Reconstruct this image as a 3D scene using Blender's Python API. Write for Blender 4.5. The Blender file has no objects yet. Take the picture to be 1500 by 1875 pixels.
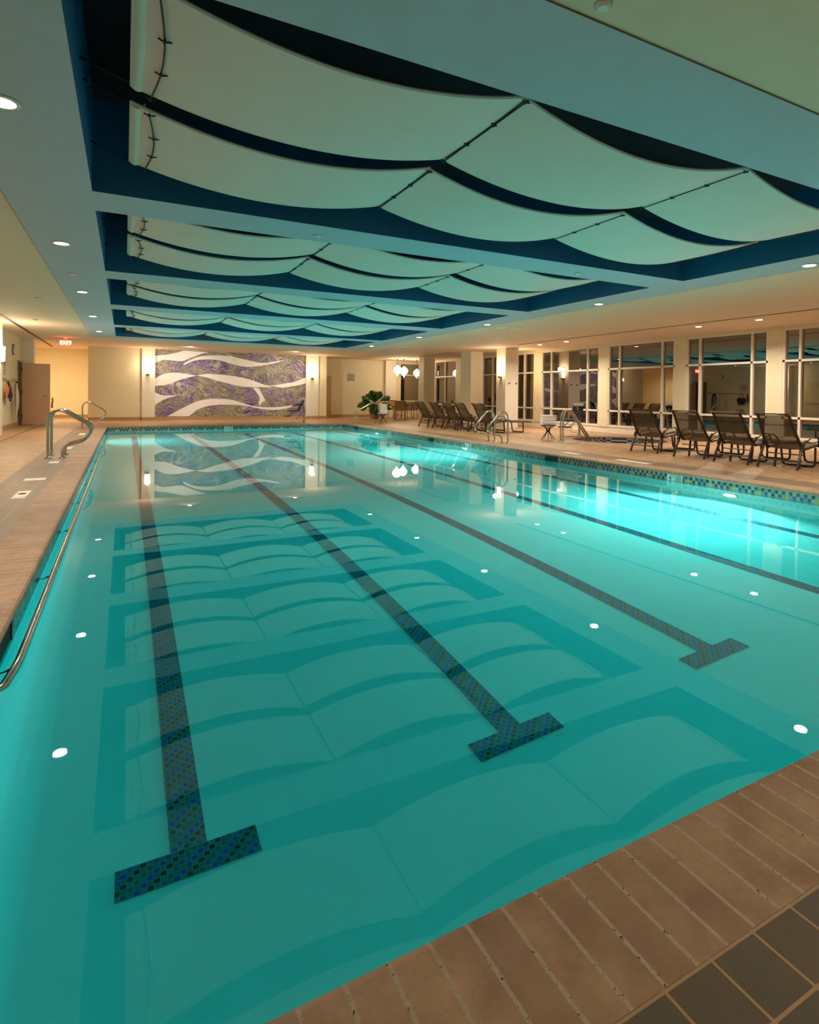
import bpy, bmesh, math, random
from mathutils import Vector, Matrix
random.seed(7)
PI = math.pi
S = bpy.context.scene
COL = S.collection

# ------------------------------------------------------------------ camera
YAW, PITCH, ROLL = 0.50448, 0.012607, 0.011614
cam = bpy.data.cameras.new('camera'); co = bpy.data.objects.new('camera', cam); COL.objects.link(co)
f = Vector((math.sin(YAW)*math.cos(PITCH), math.cos(YAW)*math.cos(PITCH), -math.sin(PITCH)))
r0 = Vector((math.cos(YAW), -math.sin(YAW), 0)); u0 = r0.cross(f)
rt = r0*math.cos(ROLL) + u0*math.sin(ROLL); up = u0*math.cos(ROLL) - r0*math.sin(ROLL)
M = Matrix((( rt.x, up.x, -f.x, .5546), (rt.y, up.y, -f.y, 0), (rt.z, up.z, -f.z, 1.21), (0, 0, 0, 1)))
co.matrix_world = M
cam.sensor_fit = 'HORIZONTAL'; cam.sensor_width = 36; cam.lens = 36*1075.565/1500
cam.shift_x = -(822.43-750)/1500; cam.shift_y = (737.43-937.5)/1500
cam.clip_start = .05; cam.clip_end = 200
S.camera = co

# ------------------------------------------------------------------ world, exposure, sampling
W = bpy.data.worlds.new('night'); S.world = W; W.use_nodes = True
W.node_tree.nodes['Background'].inputs[0].default_value = (.010, .012, .018, 1)
W.node_tree.nodes['Background'].inputs[1].default_value = .3
S.view_settings.view_transform = 'Standard'; S.view_settings.look = 'None'
S.view_settings.gamma = 1; S.view_settings.exposure = 0.0
cy = S.cycles
cy.max_bounces = 12; cy.diffuse_bounces = 5; cy.glossy_bounces = 5; cy.transmission_bounces = 8
cy.transparent_max_bounces = 12; cy.sample_clamp_indirect = 3; cy.sample_clamp_direct = 0
cy.blur_glossy = .5; cy.use_denoising = True

# ------------------------------------------------------------------ dimensions (metres, deck is z = 0)
PX0, PX1, PY0, PY1 = 0.0, 8.47, 1.13, 23.3        # pool
WZ, FZ = -.15, -1.367                              # water level, pool floor
CZ = 3.05                                          # ceiling
XL, XR = -2.65, 15.0                               # side walls
YB, YF, YA = -4.0, 28.1, 29.6                      # back wall, mural wall, alcove wall
BAYS = [(2.96, 6.32), (6.98, 10.37), (11.07, 14.31), (15.10, 18.62), (19.24, 22.42)]
BX0, BX1 = .285, 8.21

# lamp strengths
L_DOWN, L_SCONCE, L_POOL, L_PEND, L_CORR = 61, 28, 375, 90, 75
WARM = (1, .74, .47); NEUT = (1, .86, .70)

# ------------------------------------------------------------------ mesh builder
class MB:
    def __init__(s): s.v = []; s.f = []; s.sm = []
    def add(s, vs, fs, smooth=False):
        o = len(s.v); s.v += [tuple(v) for v in vs]
        for q in fs: s.f.append(tuple(i+o for i in q)); s.sm.append(smooth)
        return s
    def box(s, x0, y0, z0, x1, y1, z1):
        return s.add([(x0,y0,z0),(x1,y0,z0),(x1,y1,z0),(x0,y1,z0),(x0,y0,z1),(x1,y0,z1),(x1,y1,z1),(x0,y1,z1)],
                     [(0,3,2,1),(4,5,6,7),(0,1,5,4),(1,2,6,5),(2,3,7,6),(3,0,4,7)])
    def bbox(s, x0, y0, z0, x1, y1, z1, b=.01):
        bm = bmesh.new(); bmesh.ops.create_cube(bm, size=1)
        for v in bm.verts:
            v.co = Vector(((x0+x1)/2+v.co.x*(x1-x0), (y0+y1)/2+v.co.y*(y1-y0), (z0+z1)/2+v.co.z*(z1-z0)))
        bmesh.ops.bevel(bm, geom=bm.edges[:], offset=b, segments=2, affect='EDGES', profile=.6)
        bm.verts.index_update()
        s.add([v.co for v in bm.verts], [[v.index for v in q.verts] for q in bm.faces], True); bm.free(); return s
    def tube(s, pts, r, n=8, closed=False, taper=None, flat=1.0):
        pts = [Vector(p) for p in pts]; N = len(pts); rings = []
        prev = None
        for i, p in enumerate(pts):
            a = pts[i-1] if (i > 0 or closed) else p
            b = pts[(i+1) % N] if (i < N-1 or closed) else p
            t = (b-a).normalized()
            if prev is None:
                ref = Vector((0,0,1)) if abs(t.z) < .9 else Vector((0,1,0))
                nx = t.cross(ref).normalized()
            else:
                nx = (prev - t*prev.dot(t)).normalized()
            prev = nx; ny = t.cross(nx)
            rr = r if taper is None else r*taper[i]
            rings.append([p + nx*math.cos(2*PI*k/n)*rr + ny*math.sin(2*PI*k/n)*rr*flat for k in range(n)])
        vs = [v for q in rings for v in q]; fs = []
        for i in range(N if closed else N-1):
            j = (i+1) % N
            for k in range(n): fs.append((i*n+k, i*n+(k+1)%n, j*n+(k+1)%n, j*n+k))
        s.add(vs, fs, True)
        if not closed:
            o = len(s.v)-len(vs)
            s.f.append(tuple(o+k for k in reversed(range(n)))); s.sm.append(False)
            s.f.append(tuple(o+(N-1)*n+k for k in range(n))); s.sm.append(False)
        return s
    def lathe(s, prof, c=(0,0,0), n=24, a0=0, a1=2*PI, sx=1, sy=1):
        full = abs(a1-a0-2*PI) < 1e-6; m = n if full else n+1
        vs = [(c[0]+r*math.cos(a0+(a1-a0)*k/n)*sx, c[1]+r*math.sin(a0+(a1-a0)*k/n)*sy, c[2]+z) for r, z in prof for k in range(m)]
        fs = []
        for i in range(len(prof)-1):
            for k in range(n):
                kk = (k+1) % m if full else k+1
                fs.append((i*m+k, i*m+kk, (i+1)*m+kk, (i+1)*m+k))
        return s.add(vs, fs, True)
    def prism(s, poly, axis, a, b):
        # extrude a 2D polygon along an axis from a to b
        def P(u, v, w): return {'x': (w, u, v), 'y': (u, w, v), 'z': (u, v, w)}[axis]
        n = len(poly); vs = [P(u, v, a) for u, v in poly] + [P(u, v, b) for u, v in poly]
        fs = [tuple(range(n)), tuple(range(2*n-1, n-1, -1))] + [(i, (i+1) % n, n+(i+1) % n, n+i) for i in range(n)]
        return s.add(vs, fs)
    def grid(s, fn, nu, nv, smooth=True, thick=0):
        vs = [fn(i/nu, j/nv) for i in range(nu+1) for j in range(nv+1)]
        fs = [(i*(nv+1)+j, (i+1)*(nv+1)+j, (i+1)*(nv+1)+j+1, i*(nv+1)+j+1) for i in range(nu) for j in range(nv)]
        if thick:
            n = len(vs); vs2 = [(x, y, z-thick) for x, y, z in vs]
            fs2 = [tuple(reversed([i+n for i in q])) for q in fs]
            rim = [i*(nv+1) for i in range(nu+1)] + [nu*(nv+1)+j for j in range(1, nv+1)] + [i*(nv+1)+nv for i in range(nu-1, -1, -1)] + [j for j in range(nv-1, 0, -1)]
            fs3 = [(rim[k], rim[(k+1) % len(rim)], rim[(k+1) % len(rim)]+n, rim[k]+n) for k in range(len(rim))]
            return s.add(vs+vs2, fs+fs2+fs3, smooth)
        return s.add(vs, fs, smooth)

def obj(name, mb, mat, parent=None, label=None):
    me = bpy.data.meshes.new(name); me.from_pydata(mb.v, [], mb.f)
    me.polygons.foreach_set('use_smooth', mb.sm)
    bm = bmesh.new(); bm.from_mesh(me); bmesh.ops.recalc_face_normals(bm, faces=bm.faces)
    bm.to_mesh(me); bm.free()
    me.materials.append(mat)
    if any(mb.sm):
        try: me.set_sharp_from_angle(angle=math.radians(40))
        except Exception: pass
    o = bpy.data.objects.new(name, me); COL.objects.link(o)
    if parent: o.parent = parent
    if label: o['label'] = label
    return o
def thing(name, label, cat, loc=(0,0,0), rz=0, group=None):
    o = bpy.data.objects.new(name, None); COL.objects.link(o); o.location = loc; o.rotation_euler = (0,0,rz)
    o['label'] = label; o['category'] = cat
    if group: o['group'] = group
    return o
def tag(o, label, cat, group=None):
    o['label'] = label; o['category'] = cat
    if group: o['group'] = group
    return o
def struct(name, mb, mat):
    o = obj(name, mb, mat); o['kind'] = 'structure'; return o
def dup(root, loc, rz, label, group=None):
    r = root.copy(); COL.objects.link(r); r.location = loc; r.rotation_euler = (0,0,rz); r['label'] = label
    if group: r['group'] = group
    for ch in list(root.children):
        c = ch.copy(); COL.objects.link(c); c.parent = r
        for g in ch.children:
            d = g.copy(); COL.objects.link(d); d.parent = c
    return r
def area(name, loc, direction, size, watts, color, parent=None, shape='DISK', sy=None, spread=PI):
    l = bpy.data.lights.new(name, 'AREA'); l.shape = shape; l.size = size
    if sy: l.size_y = sy
    l.energy = watts; l.color = color; l.spread = spread
    o = bpy.data.objects.new(name, l); COL.objects.link(o); o.location = loc
    o.rotation_euler = Vector(direction).to_track_quat('-Z', 'Y').to_euler()
    if parent: o.parent = parent
    return o
def round_path(pts, r=.06, n=4):
    # round the corners of a polyline
    pts = [Vector(p) for p in pts]; out = [pts[0]]
    for i in range(1, len(pts)-1):
        a, b, c = pts[i-1], pts[i], pts[i+1]
        d = min(r, (a-b).length*.45, (c-b).length*.45)
        p, q = b+(a-b).normalized()*d, b+(c-b).normalized()*d
        for k in range(n+1):
            t = k/n; out.append(p*(1-t)**2 + b*2*t*(1-t) + q*t*t)
    out.append(pts[-1]); return out

# ------------------------------------------------------------------ material builder
def lin(h):
    c = [int(h[i:i+2], 16)/255 for i in (0, 2, 4)]
    return tuple(x/12.92 if x <= .04045 else ((x+.055)/1.055)**2.4 for x in c) + (1,)
class NT:
    def __init__(s, name):
        s.m = bpy.data.materials.new(name); s.m.use_nodes = True; s.t = s.m.node_tree
        s.b = s.t.nodes['Principled BSDF']; s.out = s.t.nodes['Material Output']
    def n(s, typ, **kw):
        o = s.t.nodes.new('ShaderNode'+typ)
        for k, v in kw.items(): setattr(o, k, v)
        return o
    def l(s, a, b): s.t.links.new(a, b)
    def put(s, inp, v):
        if isinstance(v, (int, float, tuple, list)): inp.default_value = v
        else: s.l(v, inp)
    def math(s, op, a, b=0.0, c=None):
        o = s.n('Math', operation=op); s.put(o.inputs[0], a); s.put(o.inputs[1], b)
        if c is not None: s.put(o.inputs[2], c)
        return o.outputs[0]
    def mix(s, f, a, b):
        o = s.n('Mix', data_type='RGBA'); s.put(o.inputs[0], f); s.put(o.inputs[6], a); s.put(o.inputs[7], b); return o.outputs[2]
    def pos(s):
        g = s.n('NewGeometry'); x = s.n('SeparateXYZ'); s.l(g.outputs['Position'], x.inputs[0]); return g.outputs['Position'], x.outputs
    def noise(s, vec, scale, detail=3, rough=.5, dist=0):
        o = s.n('TexNoise'); s.l(vec, o.inputs['Vector']); o.inputs['Scale'].default_value = scale
        o.inputs['Detail'].default_value = detail; o.inputs['Roughness'].default_value = rough; o.inputs['Distortion'].default_value = dist
        return o.outputs['Fac']
    def ramp(s, fac, stops, interp='LINEAR'):
        o = s.n('ValToRGB'); s.l(fac, o.inputs[0]); cr = o.color_ramp; cr.interpolation = interp
        while len(cr.elements) < len(stops): cr.elements.new(.5)
        for e, (p, c) in zip(cr.elements, stops): e.position = p; e.color = c
        return o.outputs[0]
    def bump(s, h, strength=.2, dist=.01):
        o = s.n('Bump'); o.inputs['Strength'].default_value = strength; o.inputs['Distance'].default_value = dist
        s.l(h, o.inputs['Height']); s.l(o.outputs[0], s.b.inputs['Normal'])
    def setp(s, **kw):
        for k, v in kw.items(): s.put(s.b.inputs[k.replace('_', ' ')], v)
        return s
def plain(name, hexc, rough=.5, metal=0, vary=.06, scale=6, bump=0, spec=.5):
    s = NT(name); p, _ = s.pos(); c = lin(hexc); nf = s.noise(p, scale)
    a = tuple(x*(1-vary) for x in c[:3])+(1,); b = tuple(min(1, x*(1+vary)) for x in c[:3])+(1,)
    s.setp(Base_Color=s.mix(nf, a, b), Roughness=rough, Metallic=metal)
    s.b.inputs['Specular IOR Level'].default_value = spec
    if bump: s.bump(s.noise(p, 90, 4), bump, .004)
    return s.m
def glow(name, color, strength, sampled=True):
    s = NT(name); e = s.n('Emission'); e.inputs[0].default_value = color + (1,); e.inputs[1].default_value = strength
    s.l(e.outputs[0], s.out.inputs[0])
    if not sampled: s.m.cycles.emission_sampling = 'NONE'
    return s.m

M_cream = plain('cream_paint', 'e2d6b4', .6, bump=.05)
M_yellow = plain('warm_yellow_paint', 'eedcaa', .6)
M_pale = plain('pale_paint', 'e6dcc8', .55)
M_ceil = plain('cream_ceiling_paint', 'ecd2b6', .75, bump=.08)
M_blue = plain('pale_blue_ceiling_paint', 'bcc2cc', .75, bump=.06)
M_bay = plain('deep_blue_paint', '045c88', .6, vary=.1)
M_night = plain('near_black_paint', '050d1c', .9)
M_sail = plain('off_white_sail_cloth', 'f6d8cc', .85, vary=.04, scale=3, bump=.1)
M_hem = plain('sail_hem', 'dfe4d4', .8)
M_dark = plain('dark_metal', '16130f', .5, vary=.2)
M_base = plain('tan_base_tile', 'b08a62', .5, vary=.15, scale=14)
M_wframe = plain('white_window_frame', 'e8dfcf', .4)
M_steel = plain('polished_stainless_steel', 'c8c4bc', .16, metal=1, vary=.03)
M_bronze = plain('bronze_powder_coat', '3a2a20', .42, vary=.1, metal=.3)
M_towel = plain('white_terry', 'faf4f0', .95, vary=.05, scale=60, bump=.3)
M_white = plain('white_plastic', 'e6e2d8', .4)
M_black = plain('black_rubber', '0a0a0b', .6)
M_navy = plain('navy_vinyl', '20222c', .5)
M_door = plain('beige_laminate_door', 'e4b896', .45, vary=.04)
M_jamb = plain('olive_door_frame', '7d7458', .5)
M_glow_down = glow('downlight_lens_glow', (1, .93, .82), 30, False)
M_glow_sconce = glow('frosted_glass_glow', (1, .80, .52), 16, False)
M_glow_pend = glow('lantern_glow', (1, .84, .58), 14, False)
M_glow_pool = glow('pool_lamp_glow', (.93, 1, 1), 60, False)
M_red = glow('red_led_glow', (1, .06, .02), 6, False)
M_redlit = glow('white_hot_letters', (1, .62, .45), 9, False)

def sling_mat():
    s = NT('brown_mesh_sling'); p, x = s.pos()
    w = s.n('TexWave'); w.inputs['Scale'].default_value = 60; w.bands_direction = 'Y'; s.l(p, w.inputs[0])
    col = s.mix(w.outputs['Fac'], lin('463218'), lin('684e2a'))
    d = s.b; s.setp(Base_Color=col, Roughness=.7)
    tr = s.n('BsdfTransparent'); mx = s.n('MixShader'); mx.inputs[0].default_value = .14
    s.l(d.outputs[0], mx.inputs[1]); s.l(tr.outputs[0], mx.inputs[2]); s.l(mx.outputs[0], s.out.inputs[0])
    return s.m
M_sling = sling_mat()
def tan_sling():
    return plain('tan_mesh_sling', '9c7438', .7, vary=.1, scale=40)
M_tansling = tan_sling()

def coping_mat(axis):
    s = NT('sandstone_coping_'+axis); p, x = s.pos(); ax = x[0] if axis == 'x' else x[1]
    W0 = .0967
    q = s.math('DIVIDE', ax, W0); fr = s.math('FRACT', s.math('ADD', q, 100.13)); cell = s.math('FLOOR', s.math('ADD', q, 100.13))
    wob = s.noise(p, 22, 3)
    edge = s.math('ABSOLUTE', s.math('SUBTRACT', s.math('ADD', fr, s.math('MULTIPLY', s.math('SUBTRACT', wob, .5), .05)), .5))
    joint = s.math('GREATER_THAN', edge, .447)
    wn = s.n('TexWhiteNoise', noise_dimensions='1D'); s.l(cell, wn.inputs['W'])
    a = s.mix(s.ramp(s.noise(p, 5, 6, .68), [(.3, (0, 0, 0, 1)), (.7, (1, 1, 1, 1))]), lin('86644a'), lin('b28e6e'))
    a = s.mix(s.math('MULTIPLY', wn.outputs['Value'], .35), a, lin('7f6250'))
    a = s.mix(s.math('MULTIPLY', s.math('GREATER_THAN', s.noise(p, 60, 4, .7), .63), .35), a, lin('6a4c36'))
    g = s.mix(s.noise(p, 80, 3), lin('96816a'), lin('b8a48c'))
    pit = s.math('MULTIPLY', s.math('GREATER_THAN', s.noise(p, 70, 3, .7), .62), joint)
    g = s.mix(pit, g, lin('30261e'))
    s.setp(Base_Color=s.mix(joint, a, g), Roughness=.62)
    s.bump(s.math('ADD', s.math('MULTIPLY', joint, -1.0), s.math('MULTIPLY', s.noise(p, 40, 4), .35)), .35, .004)
    return s.m
M_copx, M_copy = coping_mat('x'), coping_mat('y')

def tiles_mat(name, size, offx, offy, cols, groutc, gw, rough=.45, sy=None, stagger=0, bump=.25, mottled=.5):
    s = NT(name); p, x = s.pos(); sy = sy or size
    row = s.math('FLOOR', s.math('ADD', s.math('DIVIDE', s.math('SUBTRACT', x[1], offy), sy), 200))
    u = s.math('ADD', s.math('DIVIDE', s.math('SUBTRACT', x[0], offx), size), 200)
    if stagger: u = s.math('ADD', u, s.math('MULTIPLY', row, stagger))
    v = s.math('ADD', s.math('DIVIDE', s.math('SUBTRACT', x[1], offy), sy), 200)
    cu = s.math('FLOOR', u)
    def e(w, g): return s.math('LESS_THAN', s.math('SUBTRACT', .5, s.math('ABSOLUTE', s.math('SUBTRACT', s.math('FRACT', w), .5))), g)
    j = s.math('MAXIMUM', e(u, gw/size), e(v, gw/sy))
    cv = s.n('CombineXYZ'); s.l(cu, cv.inputs[0]); s.l(row, cv.inputs[1])
    wn = s.n('TexWhiteNoise', noise_dimensions='2D'); s.l(cv.outputs[0], wn.inputs['Vector'])
    base = s.ramp(wn.outputs['Value'], cols)
    base = s.mix(s.math('MULTIPLY', s.noise(p, 9, 5, .65), mottled), base, lin(groutc))
    base = s.mix(s.math('MULTIPLY', s.math('GREATER_THAN', s.noise(p, 70, 3, .7), .64), .3), base, lin('2a211a'))
    s.setp(Base_Color=s.mix(j, base, lin(groutc)), Roughness=rough)
    s.bump(s.math('ADD', s.math('MULTIPLY', j, -1.0), s.math('MULTIPLY', s.noise(p, 30, 4), .4)), bump, .003)
    return s.m
M_band = tiles_mat('dark_slate_tile', .142, 1.523, .815, [(0, lin('4e4238')), (.5, lin('5a4c3e')), (1, lin('524a44'))], 'a8845e', .0035, mottled=.18)
M_band2 = tiles_mat('dark_slate_tile_sides', .142, -.29, .815, [(0, lin('705e50')), (.5, lin('7a6858')), (1, lin('6c625c'))], 'a8845e', .003, mottled=.18)
M_deck = tiles_mat('tan_mosaic_deck', .098, 0, 0, [(0, lin('a07850')), (.3, lin('d0a87e')), (.6, lin('b08a64')), (1, lin('c8a888'))], '8e6a4a', .007, stagger=.37, bump=.5, mottled=.35)

def mosaic_mat(vertical, size, name):
    # glass mosaic: checker of pale tiles and diagonal runs of blue, brown and slate
    s = NT(name); p, x = s.pos()
    if vertical:   # along wall: horizontal coordinate x+y, vertical z
        u = s.math('DIVIDE', s.math('ADD', x[0], x[1]), size); v = s.math('DIVIDE', s.math('SUBTRACT', x[2], WZ), size)
    else:
        u = s.math('DIVIDE', s.math('ADD', x[0], .0031), size); v = s.math('DIVIDE', s.math('SUBTRACT', x[1], 2.6708), size)
    u = s.math('ADD', u, 600.0); v = s.math('ADD', v, 600.0)
    i = s.math('FLOOR', u); j = s.math('FLOOR', v)
    def e(w, g): return s.math('LESS_THAN', s.math('SUBTRACT', .5, s.math('ABSOLUTE', s.math('SUBTRACT', s.math('FRACT', w), .5))), g)
    gr = s.math('MAXIMUM', e(u, .045), e(v, .045))
    odd = s.math('MODULO', s.math('ADD', i, j), 2.0)
    k = s.math('MODULO', s.math('FLOOR', s.math('DIVIDE', s.math('ADD', s.math('SUBTRACT', i, j), 600.0), 2.0)), 3.0)
    cv = s.n('CombineXYZ'); s.l(i, cv.inputs[0]); s.l(j, cv.inputs[1])
    wn = s.n('TexWhiteNoise', noise_dimensions='2D'); s.l(cv.outputs[0], wn.inputs['Vector'])
    if vertical:
        dark = s.ramp(wn.outputs['Value'], [(0, lin('1e2638')), (.3, lin('542e24')), (.5, lin('2c3444')), (.7, lin('3c302c')), (.85, lin('22307a'))], 'CONSTANT')
        light = s.ramp(wn.outputs['Value'], [(0, lin('94807a')), (.35, lin('a4928a')), (.6, lin('84766e')), (.8, lin('b09e98'))], 'CONSTANT')
        col = s.mix(odd, dark, light)
        yel = s.math('MULTIPLY', s.math('LESS_THAN', s.math('MODULO', i, 8.0), .5), s.math('COMPARE', j, 600.0, .4))
        col = s.mix(yel, col, lin('c8962a')); col = s.mix(gr, col, lin('988c80'))
    else:
        t = s.mix(s.math('GREATER_THAN', k, .5), lin('2a3ea0'), lin('5a2c18')); t = s.mix(s.math('GREATER_THAN', k, 1.5), t, lin('485868'))
        light = s.mix(wn.outputs['Value'], lin('48686c'), lin('5a787c'))
        col = s.mix(odd, t, light); col = s.mix(gr, col, lin('7a9490'))
    s.setp(Base_Color=col, Roughness=.22)
    return s.m
M_wtile = mosaic_mat(True, .05, 'waterline_glass_mosaic')
M_lane = mosaic_mat(False, .0249, 'lane_line_glass_mosaic')

def plaster_mat():
    s = NT('pool_plaster'); p, x = s.pos()
    c = s.mix(s.noise(p, 3, 4, .6), lin('d2e4dc'), lin('e0efe8'))
    c = s.mix(s.math('MULTIPLY', s.noise(p, 140, 2, .7), .16), c, lin('8fb0a8'))
    s.setp(Base_Color=c, Roughness=.8); return s.m
M_plaster = plaster_mat()

def water_mat(name='pool_water'):
    s = NT(name); s.t.nodes.remove(s.b)
    fr = s.n('Fresnel'); fr.inputs[0].default_value = 1.72
    rf = s.n('BsdfRefraction'); rf.inputs['IOR'].default_value = 1.333; rf.inputs['Roughness'].default_value = 0
    gl = s.n('BsdfGlossy'); gl.inputs['Roughness'].default_value = .006
    mx = s.n('MixShader'); s.l(fr.outputs[0], mx.inputs[0]); s.l(rf.outputs[0], mx.inputs[1]); s.l(gl.outputs[0], mx.inputs[2])
    s.l(mx.outputs[0], s.out.inputs['Surface'])
    va = s.n('VolumeAbsorption'); va.inputs[0].default_value = (.03, .93, .945, 1); va.inputs[1].default_value = .70
    s.l(va.outputs[0], s.out.inputs['Volume'])
    return s.m
M_water = water_mat()

def glass_mat():
    s = NT('tinted_window_glass'); s.t.nodes.remove(s.b)
    fr = s.n('Fresnel'); fr.inputs[0].default_value = 1.9
    a = s.n('MapRange'); s.l(fr.outputs[0], a.inputs[0]); a.inputs[3].default_value = .16; a.inputs[4].default_value = 1.0
    tr = s.n('BsdfTransparent'); tr.inputs[0].default_value = (.55, .5, .48, 1)
    gl = s.n('BsdfGlossy'); gl.inputs['Roughness'].default_value = .004; gl.inputs[0].default_value = (1, .95, .92, 1)
    mx = s.n('MixShader'); s.l(a.outputs[0], mx.inputs[0]); s.l(tr.outputs[0], mx.inputs[1]); s.l(gl.outputs[0], mx.inputs[2])
    s.l(mx.outputs[0], s.out.inputs[0]); return s.m
M_glass = glass_mat()

def mural_mat():
    s = NT('swirling_brush_strokes'); p, x = s.pos()
    mp = s.n('Mapping'); s.l(p, mp.inputs[0]); mp.inputs['Scale'].default_value = (1, 0, 1)
    base = mp.outputs[0]
    n1 = s.n('TexNoise'); s.l(base, n1.inputs['Vector']); n1.inputs['Scale'].default_value = .8; n1.inputs['Detail'].default_value = 1.5
    sub = s.n('VectorMath', operation='MULTIPLY_ADD'); s.l(n1.outputs['Color'], sub.inputs[0]); sub.inputs[1].default_value = (1.7, 0, 1.9); s.l(base, sub.inputs[2])
    w = s.n('TexWave'); w.bands_direction = 'Z'; w.inputs['Scale'].default_value = 4.0; w.inputs['Distortion'].default_value = 7; w.inputs['Detail'].default_value = 3; w.inputs['Detail Scale'].default_value = 3
    s.l(sub.outputs[0], w.inputs[0])
    w2 = s.n('TexWave'); w2.bands_direction = 'DIAGONAL'; w2.inputs['Scale'].default_value = 7; w2.inputs['Distortion'].default_value = 6; w2.inputs['Detail'].default_value = 2
    s.l(sub.outputs[0], w2.inputs[0])
    # ring swirls around a few centres
    rings = None
    for cx, cz, rr in ((2.75, 2.25, .5), (1.95, 2.3, .3), (2.75, .85, .26), (4.95, 1.25, .24), (5.5, 2.2, .25), (6.4, 1.35, .35)):
        dx = s.math('SUBTRACT', x[0], cx); dz = s.math('SUBTRACT', x[2], cz)
        r = s.math('SQRT', s.math('ADD', s.math('MULTIPLY', dx, dx), s.math('MULTIPLY', dz, dz)))
        sn = s.math('SINE', s.math('MULTIPLY', s.math('ADD', r, s.math('MULTIPLY', n1.outputs['Fac'], .2)), 62))
        m = s.math('MULTIPLY', s.math('LESS_THAN', r, rr), s.math('ADD', s.math('MULTIPLY', sn, .32), .5))
        mk = s.math('MULTIPLY', s.math('LESS_THAN', r, rr), s.math('MULTIPLY', s.math('SUBTRACT', 1.0, s.math('DIVIDE', r, rr)), 1.3))
        m = s.math('MULTIPLY', m, 1.0)
        rings = (m, mk) if rings is None else (s.math('MAXIMUM', rings[0], m), s.math('MAXIMUM', rings[1], mk))
    fac = s.math('MULTIPLY', s.math('ADD', w.outputs['Fac'], w2.outputs['Fac']), .5)
    mf = s.n('Mix'); s.l(rings[1], mf.inputs[0]); s.l(fac, mf.inputs[2]); s.l(rings[0], mf.inputs[3]); fac = mf.outputs[0]
    st = s.n('Mapping'); s.l(sub.outputs[0], st.inputs[0]); st.inputs['Scale'].default_value = (2.2, 0, 15); st.inputs['Rotation'].default_value = (0, .25, 0)
    strokes = s.noise(st.outputs[0], 1.6, 4, .75, .6)
    broad = s.noise(base, 2.4, 2, .5)
    fac = s.math('ADD', s.math('ADD', s.math('MULTIPLY', fac, .22), s.math('MULTIPLY', s.math('SUBTRACT', strokes, .3), 1.35)), s.math('MULTIPLY', broad, .22))
    olive = s.ramp(fac, [(.1, lin('2c271e')), (.32, lin('5a5342')), (.48, lin('8a806a')), (.64, lin('b4a892')), (.85, lin('e6dccc'))])
    viol = s.ramp(fac, [(.1, lin('241a38')), (.32, lin('483868')), (.48, lin('6e5c84')), (.64, lin('a494a6')), (.85, lin('e2d6d4'))])
    reg = s.ramp(s.noise(base, 1.5, 3, .6), [(.44, (0, 0, 0, 1)), (.60, (1, 1, 1, 1))])
    s.setp(Base_Color=s.mix(reg, olive, viol), Roughness=.55); return s.m
M_mural = mural_mat()
M_ribbon = plain('white_ribbon_paint', 'ece4e0', .5)

# ------------------------------------------------------------------ floor (deck) with pool and spa openings
SPA = (12.95, 12.35, 1.33)
def filled(outer, holes, z):
    bm = bmesh.new(); es = []
    for loop in [outer]+holes:
        vs = [bm.verts.new((a, b, z)) for a, b in loop]
        es += [bm.edges.new((vs[i], vs[(i+1) % len(vs)])) for i in range(len(vs))]
    bmesh.ops.triangle_fill(bm, use_beauty=True, use_dissolve=False, edges=es); bm.verts.index_update()
    mb = MB(); mb.add([v.co[:] for v in bm.verts], [[v.index for v in q.verts] for q in bm.faces]); bm.free(); return mb
def rect(x0, y0, x1, y1): return [(x0, y0), (x1, y0), (x1, y1), (x0, y1)]
BW0, BW1 = .31, .858    # coping outer edge, band outer edge
hole = rect(PX0-BW1, PY0-BW1, PX1+BW1, PY1+BW0)
circ = [(SPA[0]+(SPA[2]+.28)*math.cos(2*PI*k/64), SPA[1]+(SPA[2]+.28)*math.sin(2*PI*k/64)) for k in range(64)]
fl = filled(rect(-4.6, YB-.2, XR+.2, 32.4), [hole, circ], 0)
struct('floor', fl, M_deck)
struct('floor_base_slab', MB().box(-4.6, YB-.2, -3.0, XR+.2, 32.4, -2.9), M_dark)
# slate bands
a, b = BW0, BW1
struct('floor_band_near', MB().box(PX0-b, PY0-b, -.03, PX1+b, PY0-a, 0), M_band)
struct('floor_band_left', MB().box(PX0-b, PY0-a, -.03, PX0-a, PY1+a, 0), M_band2)
struct('floor_band_right', MB().box(PX1+a, PY0-a, -.03, PX1+b, PY1+a, 0), M_band2)
# coping, rounded nose
nose = [(-.31, 0), (-.005, 0), (.014, -.006), (.024, -.02), (.026, -.032), (.018, -.046), (0, -.052), (-.31, -.052)]
nn = len(nose)
def coping(name, side, mat):
    mb = MB()
    if side == 'near': pts = [(PX0, PY0), (PX1, PY0)]; d = lambda u: (0, u)
    if side == 'far': pts = [(PX0, PY1), (PX1, PY1)]; d = lambda u: (0, -u)
    if side == 'left': pts = [(PX0, PY0), (PX0, PY1)]; d = lambda u: (u, 0)
    if side == 'right': pts = [(PX1, PY0), (PX1, PY1)]; d = lambda u: (-u, 0)
    vs = []
    for k, (px, py) in enumerate(pts):
        for u, z in nose:
            dx, dy = d(u); sx = sy = 0
            if side in ('near', 'far'): sx = u if k == 0 else -u
            else: sy = u if k == 0 else -u
            vs.append((px+dx+sx, py+dy+sy, z))
    fs = [(i, (i+1) % nn, nn+(i+1) % nn, nn+i) for i in range(nn)] + [tuple(range(nn)), tuple(range(nn, 2*nn))]
    mb.add(vs, fs, False); struct(name, mb, mat)
coping('pool_coping_near', 'near', M_copx); coping('pool_coping_far', 'far', M_copx)
coping('pool_coping_left', 'left', M_copy); coping('pool_coping_right', 'right', M_copy)
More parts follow.
